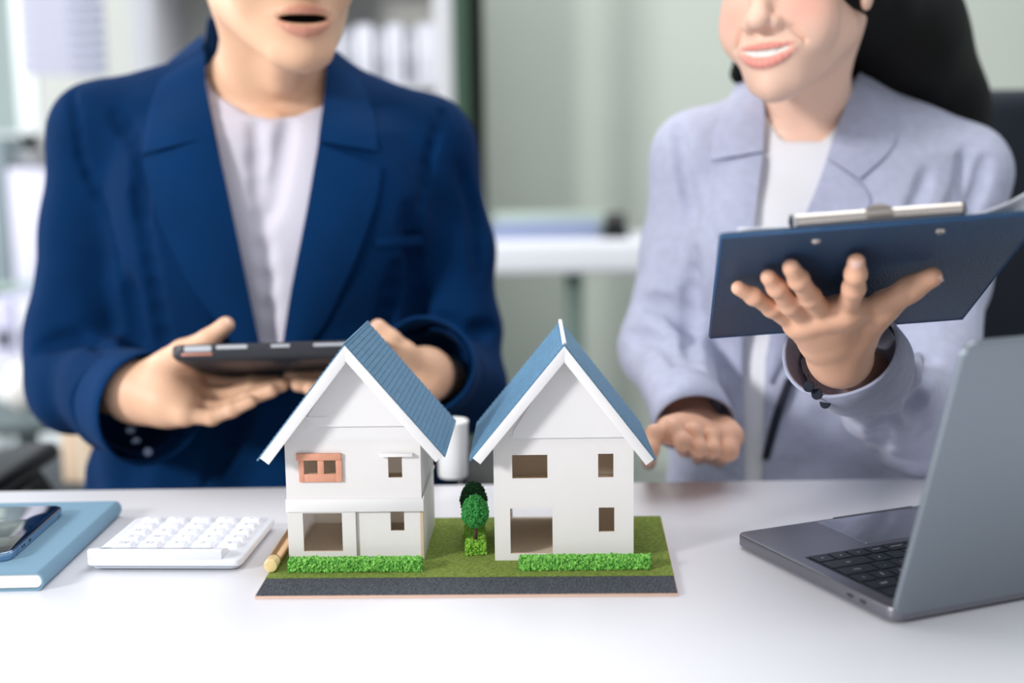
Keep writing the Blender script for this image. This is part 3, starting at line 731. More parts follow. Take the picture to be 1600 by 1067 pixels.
def cuff(name, base, dr_, r0, r1, ln, nrm, m, par, th=.0035, inner=.05, n=48):
    """double walled sleeve end; the rim lies in the plane through base + dr_*ln with normal nrm"""
    base, dr_, nrm = Vector(base), Vector(dr_).normalized(), Vector(nrm).normalized(); u = dr_.orthogonal().normalized(); w = dr_.cross(u); P0 = base + dr_ * ln
    v = []; rows = [(0, r0, 0), (.5, (r0 + r1) / 2, 0), (1, r1, 0), (1, r1 - th * .5, .0015), (1, r1 - th, 0), (-.2, r1 - th, 0), (-inner / ln, r1 - th - .004, 0)]
    for t, r, e in rows:
        for k in range(n):
            a = 2 * PI * k / n; rd = (u * math.cos(a) + w * math.sin(a)) * (r + .0012 * math.sin(3 * a + 1)); p = base + rd
            tt = (P0 - p).dot(nrm) / dr_.dot(nrm)      # distance along the sleeve to the rim plane
            v.append(p + dr_ * (tt * t + e if t >= 0 else t * ln))
    f = [(i * n + k, i * n + (k + 1) % n, (i + 1) * n + (k + 1) % n, (i + 1) * n + k) for i in range(len(rows) - 1) for k in range(n)]
    b = MB(); b.add([p - par.location for p in v], f); return b.build(name, m, par, smooth=True)
# ------------------------------------------------------------------ head
def head(S, c, yaw, pitch, roll, sc, mouth, female):
    """adds a head to S; local axes: x to the viewer's right, y backwards, z up, face towards -y"""
    R = (Matrix.Rotation(yaw, 3, 'Z') @ Matrix.Rotation(roll, 3, 'Y') @ Matrix.Rotation(pitch, 3, 'X')); Rn = np.array(R, f32)
    L = lambda x, y, z: tuple(Vector(c) + R @ Vector((x * sc, y * sc, z * sc)))
    E = lambda cc, r: ell(L(*cc), [q * sc for q in (r if hasattr(r, '__len__') else [r] * 3)], Rn)
    C = lambda a, b, ra, rb=None: rc(L(*a), L(*b), ra * sc, (rb if rb is not None else ra) * sc)
    jw = .87 if female else 1.0
    S.u(E((0, .018, .040), (.074, .092, .084)), .02)
    S.u(E((0, -.026, -.016), (.062 * jw, .066, .088)), .03)
    jz = -.112 if not mouth == 'open' else -.118
    for s in (-1, 1):
        S.u(C((s * .052 * jw, .004, -.052), (s * .020 * jw, -.062, jz + .014), .021 * jw, .016 * jw), .03)
        S.u(E((s * .036 * jw, -.056, -.032), (.026, .024, .030)), .025)
        S.u(E((s * .030, -.078, .020), (.022, .012, .008)), .012)
    S.u(E((0, -.076, jz + .009), ((.016 if female else .020) * jw, .017, .015)), .022)
    S.u(E((0, -.066, -.070), (.034, .028, .030)), .02)
    for s in (-1, 1):
        S.s(E((s * .031, -.094, .002), (.017, .013, .010)), .012)
        S.u(E((s * .031, -.0725, .001), .0125), .003)
        S.u(E((s * .031, -.0735, .0085), (.0158, .0125, .0058)), .003); S.u(E((s * .031, -.0725, -.0070), (.0145, .0120, .0046)), .003)
    ny = -.108 if not female else -.103
    S.u(C((0, -.084, .004), (0, ny, -.034), .0085, .0095), .012)
    S.u(E((0, ny - .004, -.040), (.0115, .011, .0095)), .008)
    for s in (-1, 1):
        S.u(E((s * .0125, ny + .010, -.043), (.0078, .0105, .0080)), .005)
        S.s(E((s * .0068, ny + .001, -.0505), (.0036, .0055, .0035)), .002)
    S.s(C((0, -.100, -.050), (0, -.098, -.058), .0022, .003), .006)
    lips = []
    if mouth == 'open':
        mw = .032; zc = -.070
        S.s(E((0, -.088, zc - .0030), (.0295, .026, .0052)), .0025)
        up = [(-mw, -.078, zc + .000), (-.014, -.0905, zc + .0055), (0, -.0935, zc + .0055), (.014, -.0905, zc + .0055), (mw, -.078, zc + .000)]
        lw = [(-mw + .001, -.078, zc - .002), (-.014, -.089, zc - .0125), (0, -.0915, zc - .0150), (.014, -.089, zc - .0125), (mw - .001, -.078, zc - .002)]
        ru, rl = [.0018, .0030, .0034, .0030, .0018], [.0018, .0046, .0058, .0046, .0018]
    else:
        mw = .033; zc = -.068
        cutp = [(-.027, -.086, zc + .0025), (-.016, -.094, zc - .0022), (0, -.098, zc - .0044), (.016, -.094, zc - .0022), (.027, -.086, zc + .0025)]
        S.s(E((0, -.080, zc - .0015), (.026, .014, .007)), .002)
        chain(S, [L(*p) for p in cutp], [q * sc for q in (.0016, .0044, .0052, .0044, .0016)], .002, 's')
        up = [(-mw, -.0780, zc + .0050), (-.016, -.0925, zc + .0036), (0, -.0962, zc + .0030), (.016, -.0925, zc + .0036), (mw, -.0780, zc + .0050)]
        lw = [(-mw + .001, -.0780, zc + .0038), (-.017, -.0915, zc - .0090), (0, -.0955, zc - .0130), (.017, -.0915, zc - .0090), (mw - .001, -.0780, zc + .0038)]
        ru, rl = [.0010, .0016, .0019, .0016, .0010], [.0012, .0034, .0042, .0034, .0012]
        for s in (-1, 1):
            S.u(E((s * .043, -.056, -.050), (.014, .016, .018)), .02)
            S.s(C((s * .026, -.084, -.048), (s * .0355, -.0755, -.062), .0008, .0008), .008)
    def dense(pl, rr):
        t = np.linspace(-1, 1, 5); u = np.linspace(-1, 1, 13); P = np.array(pl)
        return [tuple(q) for q in np.stack([np.polyval(np.polyfit(t, P[:, i], 4), u) for i in range(3)], 1)], list(np.interp(u, t, rr))
    up, ru = dense(up, ru); lw, rl = dense(lw, rl)
    lp = Shape(); chain(lp, [L(*p) for p in up], [r * sc for r in ru], .002); chain(lp, [L(*p) for p in lw], [r * sc for r in rl], .002)
    chain(S, [L(*p) for p in up], [r * sc for r in ru], .004); chain(S, [L(*p) for p in lw], [r * sc for r in rl], .004)
    if mouth != 'open':      # upper teeth
        th = []
        for i in range(-5, 6):
            a = i * .0050; y = -.0905 + a * a * 14
            S.u(E((a, y + .001, zc - .0018 + a * a * 5), (.0029, .0030, .0062)), .0006)
    for s in (-1, 1):   # ears
        S.u(E((s * .073, .012, -.002), (.007, .017, .028)), .006); S.u(E((s * .073, .004, -.026), (.005, .009, .010)), .006)
        S.s(E((s * .081, .008, .002), (.005, .008, .015)), .004)
    Lc = np.array(c, f32)
    def tint(v, base, lipc, blush, dark=(.02, .008, .006)):
        q = ((v - Lc) @ Rn) / sc; col = np.tile(np.array(base, f32), (len(v), 1)); dl = lp(v.astype(f32))
        near = np.linalg.norm(q, axis=1) < .17
        for s in (-1, 1):
            g = np.exp(-(((q[:, 0] - s * .040) / .022) ** 2 + ((q[:, 1] + .065) / .04) ** 2 + ((q[:, 2] + .028) / .020) ** 2))[:, None] * near[:, None]
            col = col * (1 - g * .8) + np.array(blush) * g * .8
        m = np.clip(1 - (dl - .0001) / .0014, 0, 1)[:, None] * near[:, None]; col = col * (1 - m) + np.array(lipc) * m
        inside = near & (np.abs(q[:, 0]) < mw - .002) & (q[:, 2] < zc + .006) & (q[:, 2] > zc - .016) & (q[:, 1] > (-.087 if mouth == 'open' else -.0900) + (q[:, 0] ** 2) * 12) & (q[:, 1] < -.03) & (dl > .0012)
        col[inside] = dark
        if mouth != 'open':
            te = near & (np.abs(q[:, 0]) < .0275) & (q[:, 2] < zc + .007) & (q[:, 2] > zc - .0088 + q[:, 0] ** 2 * 5) & (np.abs(q[:, 1] - (-.0905 + q[:, 0] ** 2 * 14)) < .0045) & (dl > .0004)
            col[te] = (.80, .76, .72)
        for s in (-1, 1):
            de = np.linalg.norm(q - np.array([s * .031, -.0725, .001]), axis=1); e = near & (de < .0131) & (q[:, 1] < -.075) & (np.abs(q[:, 2] - .0006) < .0040) & (np.abs(q[:, 0] - s * .031) < .0115)
            col[e] = (.75, .72, .70); ir = e & (np.hypot(q[:, 0] - s * .031, q[:, 2] - .0012) < .0050); col[ir] = (.03, .015, .01)
            br = near & (np.abs(q[:, 2] - (.024 + .004 * np.cos((q[:, 0] - s * .034) * 70))) < .0026) & (np.abs(q[:, 0] - s * .034) < .020) & (q[:, 1] < -.05)
            col[br] = (.03, .02, .015)
        return col
    return L, tint
def finger(S, pts, r, k=.004): chain(S, pts, r, k)
def hand(S, wrist, mcps, fingers, thumb, wr, fr, tr, k=.012, mk=.010):
    """wrist point, 4 knuckles, 4 lists of joints, thumb joints"""
    for i, mcp in enumerate(mcps):
        S.u(rc(wrist, mcp, wr * .80, fr[i] * 1.25), mk)
    for i in range(3):
        S.u(rc(mcps[i], mcps[i + 1], fr[i] * 1.2, fr[i + 1] * 1.2), .008)
        m0 = (Vector(wrist) + Vector(mcps[i])) / 2; m1 = (Vector(wrist) + Vector(mcps[i + 1])) / 2; S.u(rc(m0, m1, wr * .62), .01)
    S.u(rc(wrist, (Vector(thumb[0]) + Vector(thumb[1])) / 2, wr * .8, tr * 1.25), .012)
    S.u(rc(mcps[0], thumb[1], fr[0] * .7, tr * .75), .018)
    for i, f in enumerate(fingers):
        pts = [mcps[i]] + list(f); n = len(pts); rad = [fr[i] * (1.12 - .30 * j / (n - 1)) for j in range(n)]
        chain(S, pts, rad, .0035)
        for p in pts[1:-1]: S.u(ell(p, fr[i] * .90), .004)
    n = len(thumb); chain(S, thumb, [tr * (1.35 - .5 * j / (n - 1)) for j in range(n)], .006)
def nail(name_parts, tip, prev, facing, r):
    """small nail plate on the finger's back"""
    t = (Vector(tip) - Vector(prev)).normalized(); f = Vector(facing); f = (f - t * f.dot(t)).normalized(); s = t.cross(f)
    c = Vector(tip) + f * r * .72 + t * r * .15; v = []; 
    for i in range(5):
        for j in range(5):
            a = (i / 4 - .5) * 1.5; b = (j / 4 - .5)
            v.append(c + s * math.sin(a) * r * .86 + f * (math.cos(a) - 1) * r * .8 + t * b * r * 1.5 + f * r * (.30 - .25 * abs(b)))
    fc = [(i * 5 + j, i * 5 + j + 1, i * 5 + j + 6, i * 5 + j + 5) for i in range(4) for j in range(4)]
    name_parts.append((np.array([tuple(p) for p in v], f32), np.array(fc)))
def bounds(S, pad=.02):
    lo = np.min([p.c - p.R for o, k, p in S.ops if o == 'u'], 0) - pad; hi = np.max([p.c + p.R for o, k, p in S.ops if o == 'u'], 0) + pad; return lo, hi

# ================================================================== people
M_skin1 = mat('skin_warm', (222, 178, 146), .5, attr=True, sss=.12, var=.05, vscale=60, bump=.1, bscale=400)
M_skin2 = mat('skin_light', (240, 205, 186), .48, attr=True, sss=.12, var=.04, vscale=60, bump=.1, bscale=400)
M_navy = mat('navy_suiting', (1, 40, 80), .95, var=.08, vscale=14, bump=.4, bscale=1400, spec=.12, sheen=.02, sheen_tint=(.45, .5, .9))
M_navyl = mat('navy_lapel', (2, 45, 88), .95, var=.06, vscale=14, bump=.4, bscale=1400, spec=.14, sheen=.02, sheen_tint=(.45, .5, .9))
M_lav = mat('lavender_grey_suiting', (172, 176, 198), .85, var=.06, vscale=90, bump=.5, bscale=1200, sheen=.2)
M_lav2 = mat('lavender_lapel', (168, 172, 195), .85, var=.06, vscale=90, bump=.5, bscale=1200, sheen=.2)
M_tee = mat('white_jersey', (212, 208, 220), .85, bump=.5, bscale=900)
M_tee2 = mat('white_top', (224, 224, 228), .8, bump=.4, bscale=900)
M_hairb = mat('black_hair', (7, 6, 6), .6, bump=.6, bscale=160, stretch=(1, 1, .05), spec=.2)
M_dark = mat('dark_trousers_and_shade', (26, 30, 44), .85)  # trouser cloth, also the painted shade strip on the blazer front
M_btn = mat('button_dark', (30, 36, 48), .6, spec=.1)
M_btn2 = mat('button_grey', (120, 132, 156), .25, metal=.6)
NV = lambda *a: tuple(W(*a))
def lerpv(a, b, t): return tuple(Vector(a) * (1 - t) + Vector(b) * t)

def legs(parent, hipx, hipy, dx, m, zs=.50):
    S = Shape()
    for s in (-1, 1):
        h = (hipx + s * .085, hipy, zs + .03); kn = (hipx + s * .12 + dx, hipy - .38, zs + .02); an = (hipx + s * .12 + dx, hipy - .36, .10); 
        chain(S, [h, kn, an], [.088, .064, .048], .04)
        S.u(rc((an[0], an[1], .05), (an[0], an[1] - .15, .035), .04, .034), .02)
    S.u(ell((hipx, hipy + .02, zs + .06), (.17, .13, .12)), .05)
    lo, hi = bounds(S); return mesh_obj('trousers', [field_mesh(S, lo, hi, .01)], m, parent)

# ------------------------------------------------------------------ man
MY = 1.56
man = thing('person', 'man in a navy blue blazer and white crew neck shirt holding a tablet', 'person', (W(420, 700, MY).x, MY, 0))
def torso_rows(rows, Y, dep):
    out = []
    for (py, xl_, xr_), b in zip(rows, dep):
        A, B = W(xl_, py, Y), W(xr_, py, Y); out.append((A.z, (A.x + B.x) / 2, Y, abs(B.x - A.x) / 2, b))
    return out
TR_ = [(175, 240, 590), (215, 190, 640), (300, 180, 668), (400, 192, 664), (500, 200, 660), (600, 188, 668), (700, 165, 690), (790, 150, 702), (880, 150, 705)]
TD_ = [.075, .100, .118, .122, .120, .122, .130, .138, .142]
def torsoM():
    S = Shape(); S.u(loft(torso_rows(TR_, MY, TD_)))
    S.u(rc(NV(360, 165, MY + .01), NV(165, 212, MY + .01), .062, .056), .04); S.u(rc(NV(480, 165, MY + .01), NV(655, 236, MY + .01), .062, .056), .04)
    S.u(rc(NV(418, 150, MY + .02), NV(418, 190, MY + .02), .078, .11), .05)
    S.u(ell(NV(320, 330, MY - .07), (.08, .05, .09)), .05); S.u(ell(NV(540, 330, MY - .07), (.08, .05, .09)), .05)
    return S
# jacket body
J = torsoM(); off_cloth = .010
J.d(lambda P, d: d - .008)
armR = [NV(160, 213, MY), NV(136, 360, MY - .005), NV(121, 520, MY - .03), NV(126, 598, MY - .05), NV(228, 636, 1.372)]
armL = [NV(662, 232, MY), NV(706, 390, MY), NV(712, 520, MY - .02), NV(706, 600, MY - .05), NV(668, 574, 1.385)]
J.u(rc(armR[0], armR[1], .062, .054), .028); J.u(rc(armR[1], armR[2], .054, .060), .02); J.u(rc(armR[2], armR[3], .060, .062), .02); J.u(rc(armR[3], armR[4], .064, .058), .02)
J.u(rc(armL[0], armL[1], .062, .052), .028); J.u(rc(armL[1], armL[2], .052, .054), .02); J.u(rc(armL[2], armL[3], .054, .060), .02); J.u(rc(armL[3], armL[4], .062, .048), .02)
# sleeve folds: raised ridges round the elbow
for a, b, r in (((60, 520, 1.46), (190, 505, 1.46), .010), ((70, 560, 1.44), (185, 545, 1.44), .008), ((150, 560, 1.40), (165, 690, 1.42), .008), ((95, 600, 1.43), (140, 690, 1.44), .007),
                ((720, 330, 1.51), (765, 350, 1.54), .010), ((700, 470, 1.50), (760, 500, 1.52), .010), ((690, 540, 1.45), (750, 560, 1.47), .009),
                ((95, 200, 1.54), (140, 330, 1.51), .006), ((190, 230, 1.49), (215, 420, 1.47), .007), ((640, 240, 1.49), (655, 420, 1.46), .008)):
    pass
J.d(folds(.0075, 32, 3, lambda P: np.clip((1.03 - P[:, 2]) / .25, .25, 1)))
# seam grooves at the armholes
for pts in ([(112, 145), (128, 250), (165, 330), (188, 430)], [(690, 175), (668, 260), (655, 340), (650, 430)]):
    H = hits(J, resample(pts, 10), 1.2)
    chain(J, [tuple(p) for p in H], [.0035] * 10, .010, 's')
for pts, dp in (([(60, 545), (110, 528), (170, 540), (200, 548)], .006), ([(140, 585), (118, 630), (135, 680)], .0045), ([(165, 590), (150, 640), (165, 690)], .004), ([(200, 440), (206, 500), (214, 560)], .008),
                ([(640, 330), (650, 440), (655, 520)], .007), ([(690, 500), (730, 520), (770, 515)], .006), ([(200, 620), (185, 660), (200, 705)], .003),
                ([(180, 180), (215, 230), (222, 330)], .004), ([(215, 300), (235, 420), (262, 560)], .003), ([(620, 420), (600, 520), (590, 640)], .004), ([(720, 260), (742, 330), (750, 420)], .004)):
    H = hits(J, resample(pts, 8), 1.1)
    chain(J, [tuple(p) for p in H], [dp * .6] + [dp] * 6 + [dp * .6], .016, 's')
# hollow cuffs
dirR = (Vector(armR[4]) - Vector(armR[3])).normalized(); dirL = (Vector(armL[4]) - Vector(armL[3])).normalized()
def cutplane(p, n):
    p, n = V3(p), V3(n)
    def fn(P, d):
        s = (P - p) @ n; near = np.linalg.norm(P - p, axis=1) < .13
        return np.where(near, np.maximum(d, s), d).astype(f32)
    return fn
J.d(cutplane(Vector(armR[4]) - dirR * .006, dirR)); J.s(rc(Vector(armR[4]) - dirR * .045, Vector(armR[4]) + dirR * .08, .054, .056))
J.d(cutplane(Vector(armL[4]) - dirL * .006, dirL)); J.s(rc(Vector(armL[4]) - dirL * .045, Vector(armL[4]) + dirL * .08, .045, .048))
Jfull = Shape(); Jfull.ops = list(J.ops)
VM = [(300, -60), (317, 45), (322, 135), (345, 250), (376, 400), (405, 540), (426, 610), (440, 545), (455, 450), (479, 330), (502, 195), (512, 90), (520, -60)]
J.d(opening(VM, MY + .03))
J.s(rc(NV(414, 175, MY + .02), NV(414, -60, MY + .04), .071, .062), .004)
lo, hi = bounds(Jfull); lo[2] = .52
mesh_obj('blazer', [field_mesh(J, lo, hi, .0036)], M_navy, man)
cuff('sleeve_cuff', Vector(armR[4]) - dirR * .030, dirR, .0610, .0655, .044, dirR, M_navyl, man); cuff('sleeve_cuff', Vector(armL[4]) - dirL * .030, dirL, .0530, .0575, .044, dirL, M_navyl, man)
# lapels and collar
LB = torsoM(); LB.d(lambda P, d: d - .008)
dr = lambda name, a, b, m=M_navyl, **k: drape(name, LB, a, b, m, man, **k)
dr('lapel', [(334, 210), (348, 262), (377, 400), (406, 540), (421, 590)], [(222, 250), (252, 360), (300, 452), (370, 545), (412, 592)])
dr('lapel', [(497, 225), (479, 330), (455, 450), (441, 545), (430, 592)], [(596, 262), (590, 310), (560, 395), (512, 500), (442, 594)])
dr('collar', [(318, 52), (321, 130), (334, 212)], [(262, 96), (232, 170), (222, 240)], n=24)
dr('collar', [(512, 88), (504, 170), (497, 220)], [(562, 122), (586, 180), (590, 236)], n=24)
dr('breast_pocket', [(586, 372), (668, 366)], [(588, 388), (668, 382)], n=10, k=4, off=.002, roll=.001)
# collar stand round the back of the neck
cs = Shape(); cs.u(rc(NV(416, 150, MY + .03), NV(416, 62, MY + .045), .088, .075)); cs.s(rc(NV(416, 190, MY + .025), NV(416, -50, MY + .045), .077, .066))
cs.d(opening(VM, MY + .02)); 
lo, hi = bounds(cs); mesh_obj('collar_stand', [field_mesh(cs, lo, hi, .003)], M_navyl, man)
# sleeve buttons
def disc(name, p, nrm, r, m, par, th=.003):
    q = Vector(nrm).normalized().to_track_quat('Z', 'Y').to_matrix().to_4x4(); b = MB(); b.lathe([(r * .6, th * 1.05), (r * .95, th), (r, th * .5), (r * .9, 0)][::-1], seg=16)
    b.xf(Matrix.Translation(Vector(p) - par.location) @ q); return b.build(name, m, par, smooth='auto')
for px, py in ((193, 652), (204, 672), (213, 690), (231, 706)):
    h = hit(Jfull, px, py, 1.1); disc('sleeve_button', h, CP - Vector(tuple(h)), .0052, M_btn2, man)
# shirt
T = torsoM(); T.d(lambda P, d: d + .001); 
T.d(folds(.0028, 26, 9))
for pts in ([(400, 200), (405, 300), (418, 430), (424, 530)], [(450, 195), (438, 260), (425, 330)]):
    H = hits(T, resample(pts, 8), 1.2); chain(T, [tuple(p) for p in H], [.004] * 8, .016, 's')
T.d(lambda P, d: np.maximum(d, (lambda Qw: poly_sd(Qw[0], VM) * Qw[1] / FPX - .016)(topx(P))).astype(f32)); T.d(lambda P, d: np.maximum(d, P[:, 1] - MY).astype(f32))
T.d(keep_below([(300, 90), (322, 122), (345, 152), (385, 177), (420, 186), (462, 182), (503, 166), (520, 140), (560, 90)]))
lo, hi = bounds(T); lo[2] = .70
mesh_obj('shirt', [field_mesh(T, lo, hi, .004)], M_tee, man)
# body: head, neck, chest
HS = 1.07
mp = W(441, 31, 1.435); hc = Vector(mp) + Vector((0, 0, .071 * HS)) 
B = Shape()
hl, htint = head(B, tuple(hc), math.radians(24), math.radians(4), math.radians(-1.5), HS, 'open', False)
nk0 = hl(0, .030, -.055); nk1 = NV(412, 170, MY + .01)
B.u(rc(nk0, nk1, .056, .066), .03)
B.u(rc(hl(-.060, .030, -.040), NV(408, 178, MY - .052), .013, .010), .022); B.u(rc(hl(.060, .030, -.040), NV(444, 178, MY - .052), .013, .010), .022)
B.u(rc(hl(0, -.02, -.105), NV(428, 150, MY - .04), .018, .016), .025); B.u(ell(lerpv(hl(0, -.02, -.12), NV(428, 150, MY - .05), .5), .011), .015)
B.u(rc(NV(412, 160, MY), NV(300, 190, MY), .06, .05), .03); B.u(rc(NV(412, 160, MY), NV(530, 190, MY), .06, .05), .03)
ch = Shape(); ch.u(loft(torso_rows(TR_[:6], MY, TD_[:6])))
B.u(Prim(lambda P: ch(P) + .012, ch.ops[0][2].c, ch.ops[0][2].R), .03)
for a, b in (((418, 186), (330, 168)), ((436, 186), (505, 168))):
    pa, pb = NV(*a, MY - .083), NV(*b, MY - .05); B.u(rc(pa, pb, .008, .007), .012)
lo, hi = bounds(B); lo[2] = W(400, 400, MY).z
bodyparts = [field_mesh(B, lo, hi, .0028)]
# tablet plane and hands
tn0, tn1 = W(264, 563, 1.285), W(604, 554, 1.285); tf0 = W(300, 590, 1.425)
TX = (tn1 - tn0).normalized(); 
TYv = (tf0 - tn0); TYv = (TYv - TX * TYv.dot(TX)).normalized(); TZ = TX.cross(TYv).normalized()
def skin_tip(p): return p
A1 = Shape()
wr = NV(214, 611, 1.372)
mc = [NV(300, 592, 1.385), NV(300, 613, 1.365), NV(296, 634, 1.345), NV(288, 648, 1.328)]
fg = [[NV(352, 602, 1.395), NV(394, 599, 1.395), NV(432, 597, 1.39)],
      [NV(348, 622, 1.372), NV(396, 610, 1.372), NV(440, 601, 1.365)],
      [NV(344, 640, 1.350), NV(388, 622, 1.350), NV(424, 610, 1.345)],
      [NV(330, 652, 1.330), NV(362, 640, 1.330), NV(392, 627, 1.330)]]
tm = [NV(240, 580, 1.352), NV(286, 550, 1.338), NV(326, 531, 1.330), NV(353, 508, 1.330)]
hand(A1, wr, mc, fg, tm, .029, [.0098, .0100, .0096, .0086], .0112, mk=.022)
A1.u(rc(wr, lerpv(armR[3], armR[4], .3), .026, .030), .02)
A1.u(rc(wr, NV(262, 625, 1.35), .030, .028), .02)
lo, hi = bounds(A1, .01); bodyparts.append(field_mesh(A1, lo, hi, .0016))
A2 = Shape()
wr2 = NV(664, 586, 1.372)
mc2 = [NV(600, 590, 1.385), NV(602, 604, 1.37), NV(606, 617, 1.35), NV(612, 628, 1.335)]
fg2 = [[NV(552, 592, 1.39), NV(500, 592, 1.385), NV(452, 591, 1.38)], [NV(556, 606, 1.37), NV(508, 604, 1.365), NV(466, 601, 1.36)],
       [NV(560, 618, 1.35), NV(520, 612, 1.345), NV(484, 607, 1.34)], [NV(570, 628, 1.335), NV(540, 620, 1.33), NV(512, 614, 1.33)]]
tm2 = [NV(652, 575, 1.35), NV(630, 552, 1.335), NV(610, 532, 1.33), NV(591, 512, 1.33)]
hand(A2, wr2, mc2, fg2, tm2, .025, [.0098, .0100, .0096, .0086], .0112, mk=.02)
A2.u(rc(wr2, lerpv(armL[3], armL[4], .3), .026, .030), .02)
lo, hi = bounds(A2, .01); bodyparts.append(field_mesh(A2, lo, hi, .0016))
sk = s2l((228, 182, 150))
mesh_obj('body', bodyparts, M_skin1, man, tint=lambda v: htint(v, sk, s2l((196, 112, 100)), s2l((226, 168, 138)), (.012, .005, .005)), smooth_it=2)
nl = []
nail(nl, tm[3], tm[2], CP - Vector(tm[3]), .0086)
nail(nl, tm2[3], tm2[2], CP - Vector(tm2[3]), .0086)
M_nail = mat('fingernail', (236, 196, 180), .3)
for q_ in nl: mesh_obj('fingernail', [q_], M_nail, man)
# hair: short cap
def cap(name, hl, sc, m, parent, extra=None, h=.003, low=-.01):
    S = Shape(); 
    base = Shape(); c0 = hl(0, .022, .048)
    S.u(ell(c0, (.086 * sc, .104 * sc, .092 * sc)))
    hc_ = np.array(hl(0, 0, 0), f32); ex = np.array(hl(1, 0, 0), f32) - hc_; ey = np.array(hl(0, 1, 0), f32) - hc_; ez = np.array(hl(0, 0, 1), f32) - hc_
    def fn(P, d):
        q = P - hc_; x, y, z = (q @ e / float(e @ e) for e in (ex, ey, ez))
        face = .045 - .0 * x - np.clip((y + .055) / .03, 0, 1) * .085        # hair line falls behind the temples
        return np.maximum(d, (face - z) * sc).astype(f32)
    S.d(fn)
    S.d(folds(.0025, 120, 5))
    if extra: extra(S)
    lo, hi = bounds(S); return mesh_obj(name, [field_mesh(S, lo, hi, h)], m, parent)
cap('hair', hl, HS, M_hairb, man)
legs(man, W(420, 700, MY).x, MY, 0.0, M_dark)

# tablet
TL, TDp, THk = (tn1 - tn0).length, .178, .0095
tab = thing('tablet', 'black tablet computer in a dark case held flat in the hands of the man', 'tablet', tuple(tn0))
TM = Matrix((TX, TYv, TZ)).transposed().to_4x4()
M_tab = mat('tablet_black', (44, 46, 52), .42); M_tabs = mat('tablet_silver', (196, 198, 204), .35, metal=.5)
b = MB(); outl = rrect(0, 0, TL, TDp, .014, 6); n_ = len(outl); cx, cy = TL / 2, TDp / 2
lay = [(.010, -.0015), (.003, .0018), (0, .006), (0, .0150), (.0016, .0165)]
vs_ = []
for ins, z in lay: vs_ += [(cx + (x - cx) * (1 - 2 * ins / TL), cy + (y - cy) * (1 - 2 * ins / TDp), z) for x, y in outl]
fs_ = [tuple(reversed(range(n_)))] + [(l * n_ + k, l * n_ + (k + 1) % n_, (l + 1) * n_ + (k + 1) % n_, (l + 1) * n_ + k) for l in range(len(lay) - 1) for k in range(n_)] + [tuple(range((len(lay) - 1) * n_, len(lay) * n_))]
b.add(vs_, fs_).xf(TM); b.build('case', M_tab, tab, smooth='auto')
b = MB().prism([(x, y, .0164) for x, y in rrect(.007, .007, TL - .007, TDp - .007, .010, 5)], (0, 0, .0004)).xf(TM); b.build('screen', mat('tablet_glass', (18, 20, 26), .05), tab)
for x0, x1, z0, z1, nm in ((.016, .045, .0085, .0146, 'camera_cutout'), (.050, .083, .0105, .0146, 'speaker_slot'), (.108, .128, .0108, .0140, 'side_button'), (.153, .190, .0108, .0140, 'side_button')):
    b = MB().prism([(x, -.0010, z) for x, z in rrect(x0, z0, x1, z1, (z1 - z0) * .3, 3)], (0, .0014, 0)).xf(TM); b.build(nm, M_tabs, tab)
b = MB().box((.013, -.0008, .0040), (.046, .0006, .0072)).xf(TM); b.build('orange_slot', mat('copper_trim', (176, 120, 104), .4), tab, bevel=.0003)

# ------------------------------------------------------------------ clipboard
CT0, CT1 = W(1124, 367, .885), W(1636, 329, .885)
CT1 = W(1636, 329, .8904); CXv = (CT1 - CT0).normalized(); CW_ = (CT1 - CT0).length
cb = W(1107, 527, 1.126); CYv = cb - CT0; CL = CYv.length; CYv.normalize(); CZv = CXv.cross(CYv).normalized()
CMx = Matrix((CXv, CYv, CZv)).transposed().to_4x4()
clip = thing('clipboard', 'dark blue clipboard with silver clip held up in one hand by the woman', 'clipboard', tuple(CT0))
def BPt(px, py, off):    # point below the clipboard's underside seen at a pixel
    d = ray(px, py); o = CT0 - CZv * (off + .0014); t = (o - CP).dot(CZv) / d.dot(CZv); return CP + d * t
M_clip = mat('dark_blue_leatherette', (34, 66, 98), .42, bump=.7, bscale=700, tex='voronoi')
b = MB().prism([(x, y, -.0012) for x, y in rrect(0, 0, CW_, CL, .004, 3)], (0, 0, .0030)).xf(CMx); b.build('board', M_clip, clip, bevel=.0007)
b = MB()
pts2 = [(.0012, .0012), (CW_ - .0012, .0012), (CW_ - .0012, CL - .0012), (.0012, CL - .0012), (.0012, .0012)]
b = MB().tube([(x, y, -.0013) for x, y in pts2], .0006, 6).xf(CMx); b.build('edge_piping', mat('blue_piping', (44, 98, 150), .45), clip, smooth=True)
M_chr = mat('satin_steel', (214, 204, 196), .25, metal=.9)
c0, c1 = .235 * CW_, .742 * CW_
b = MB().tube([(c0, -.0015, .0062), (c1, -.0015, .0062)], .0042, 20).xf(CMx); b.build('clip_tube', M_chr, clip, smooth='auto')
b = MB()
b.add([(c0, .0, .0045), (c1, .0, .0045), (c1 - .01, .022, .0040), (c0 + .01, .022, .0040), (c0, .0, .0065), (c1, .0, .0065), (c1 - .01, .022, .0055), (c0 + .01, .022, .0055)],
      [(0, 3, 2, 1), (4, 5, 6, 7), (0, 1, 5, 4), (1, 2, 6, 5), (2, 3, 7, 6), (3, 0, 4, 7)]); b.xf(CMx); b.build('clip_plate', M_chr, clip, bevel=.0004)
b = MB().prism([((c0 + c1) / 2 + .0105 * math.cos(t), -.0056, .0060 + .0070 * max(math.sin(t), -.45)) for t in [2 * PI * k / 24 for k in range(24)]], (0, .001, 0)).xf(CMx)
b.build('clip_tab', mat('clip_tab_grey', (150, 142, 136), .35, metal=.8), clip, bevel=.0002)
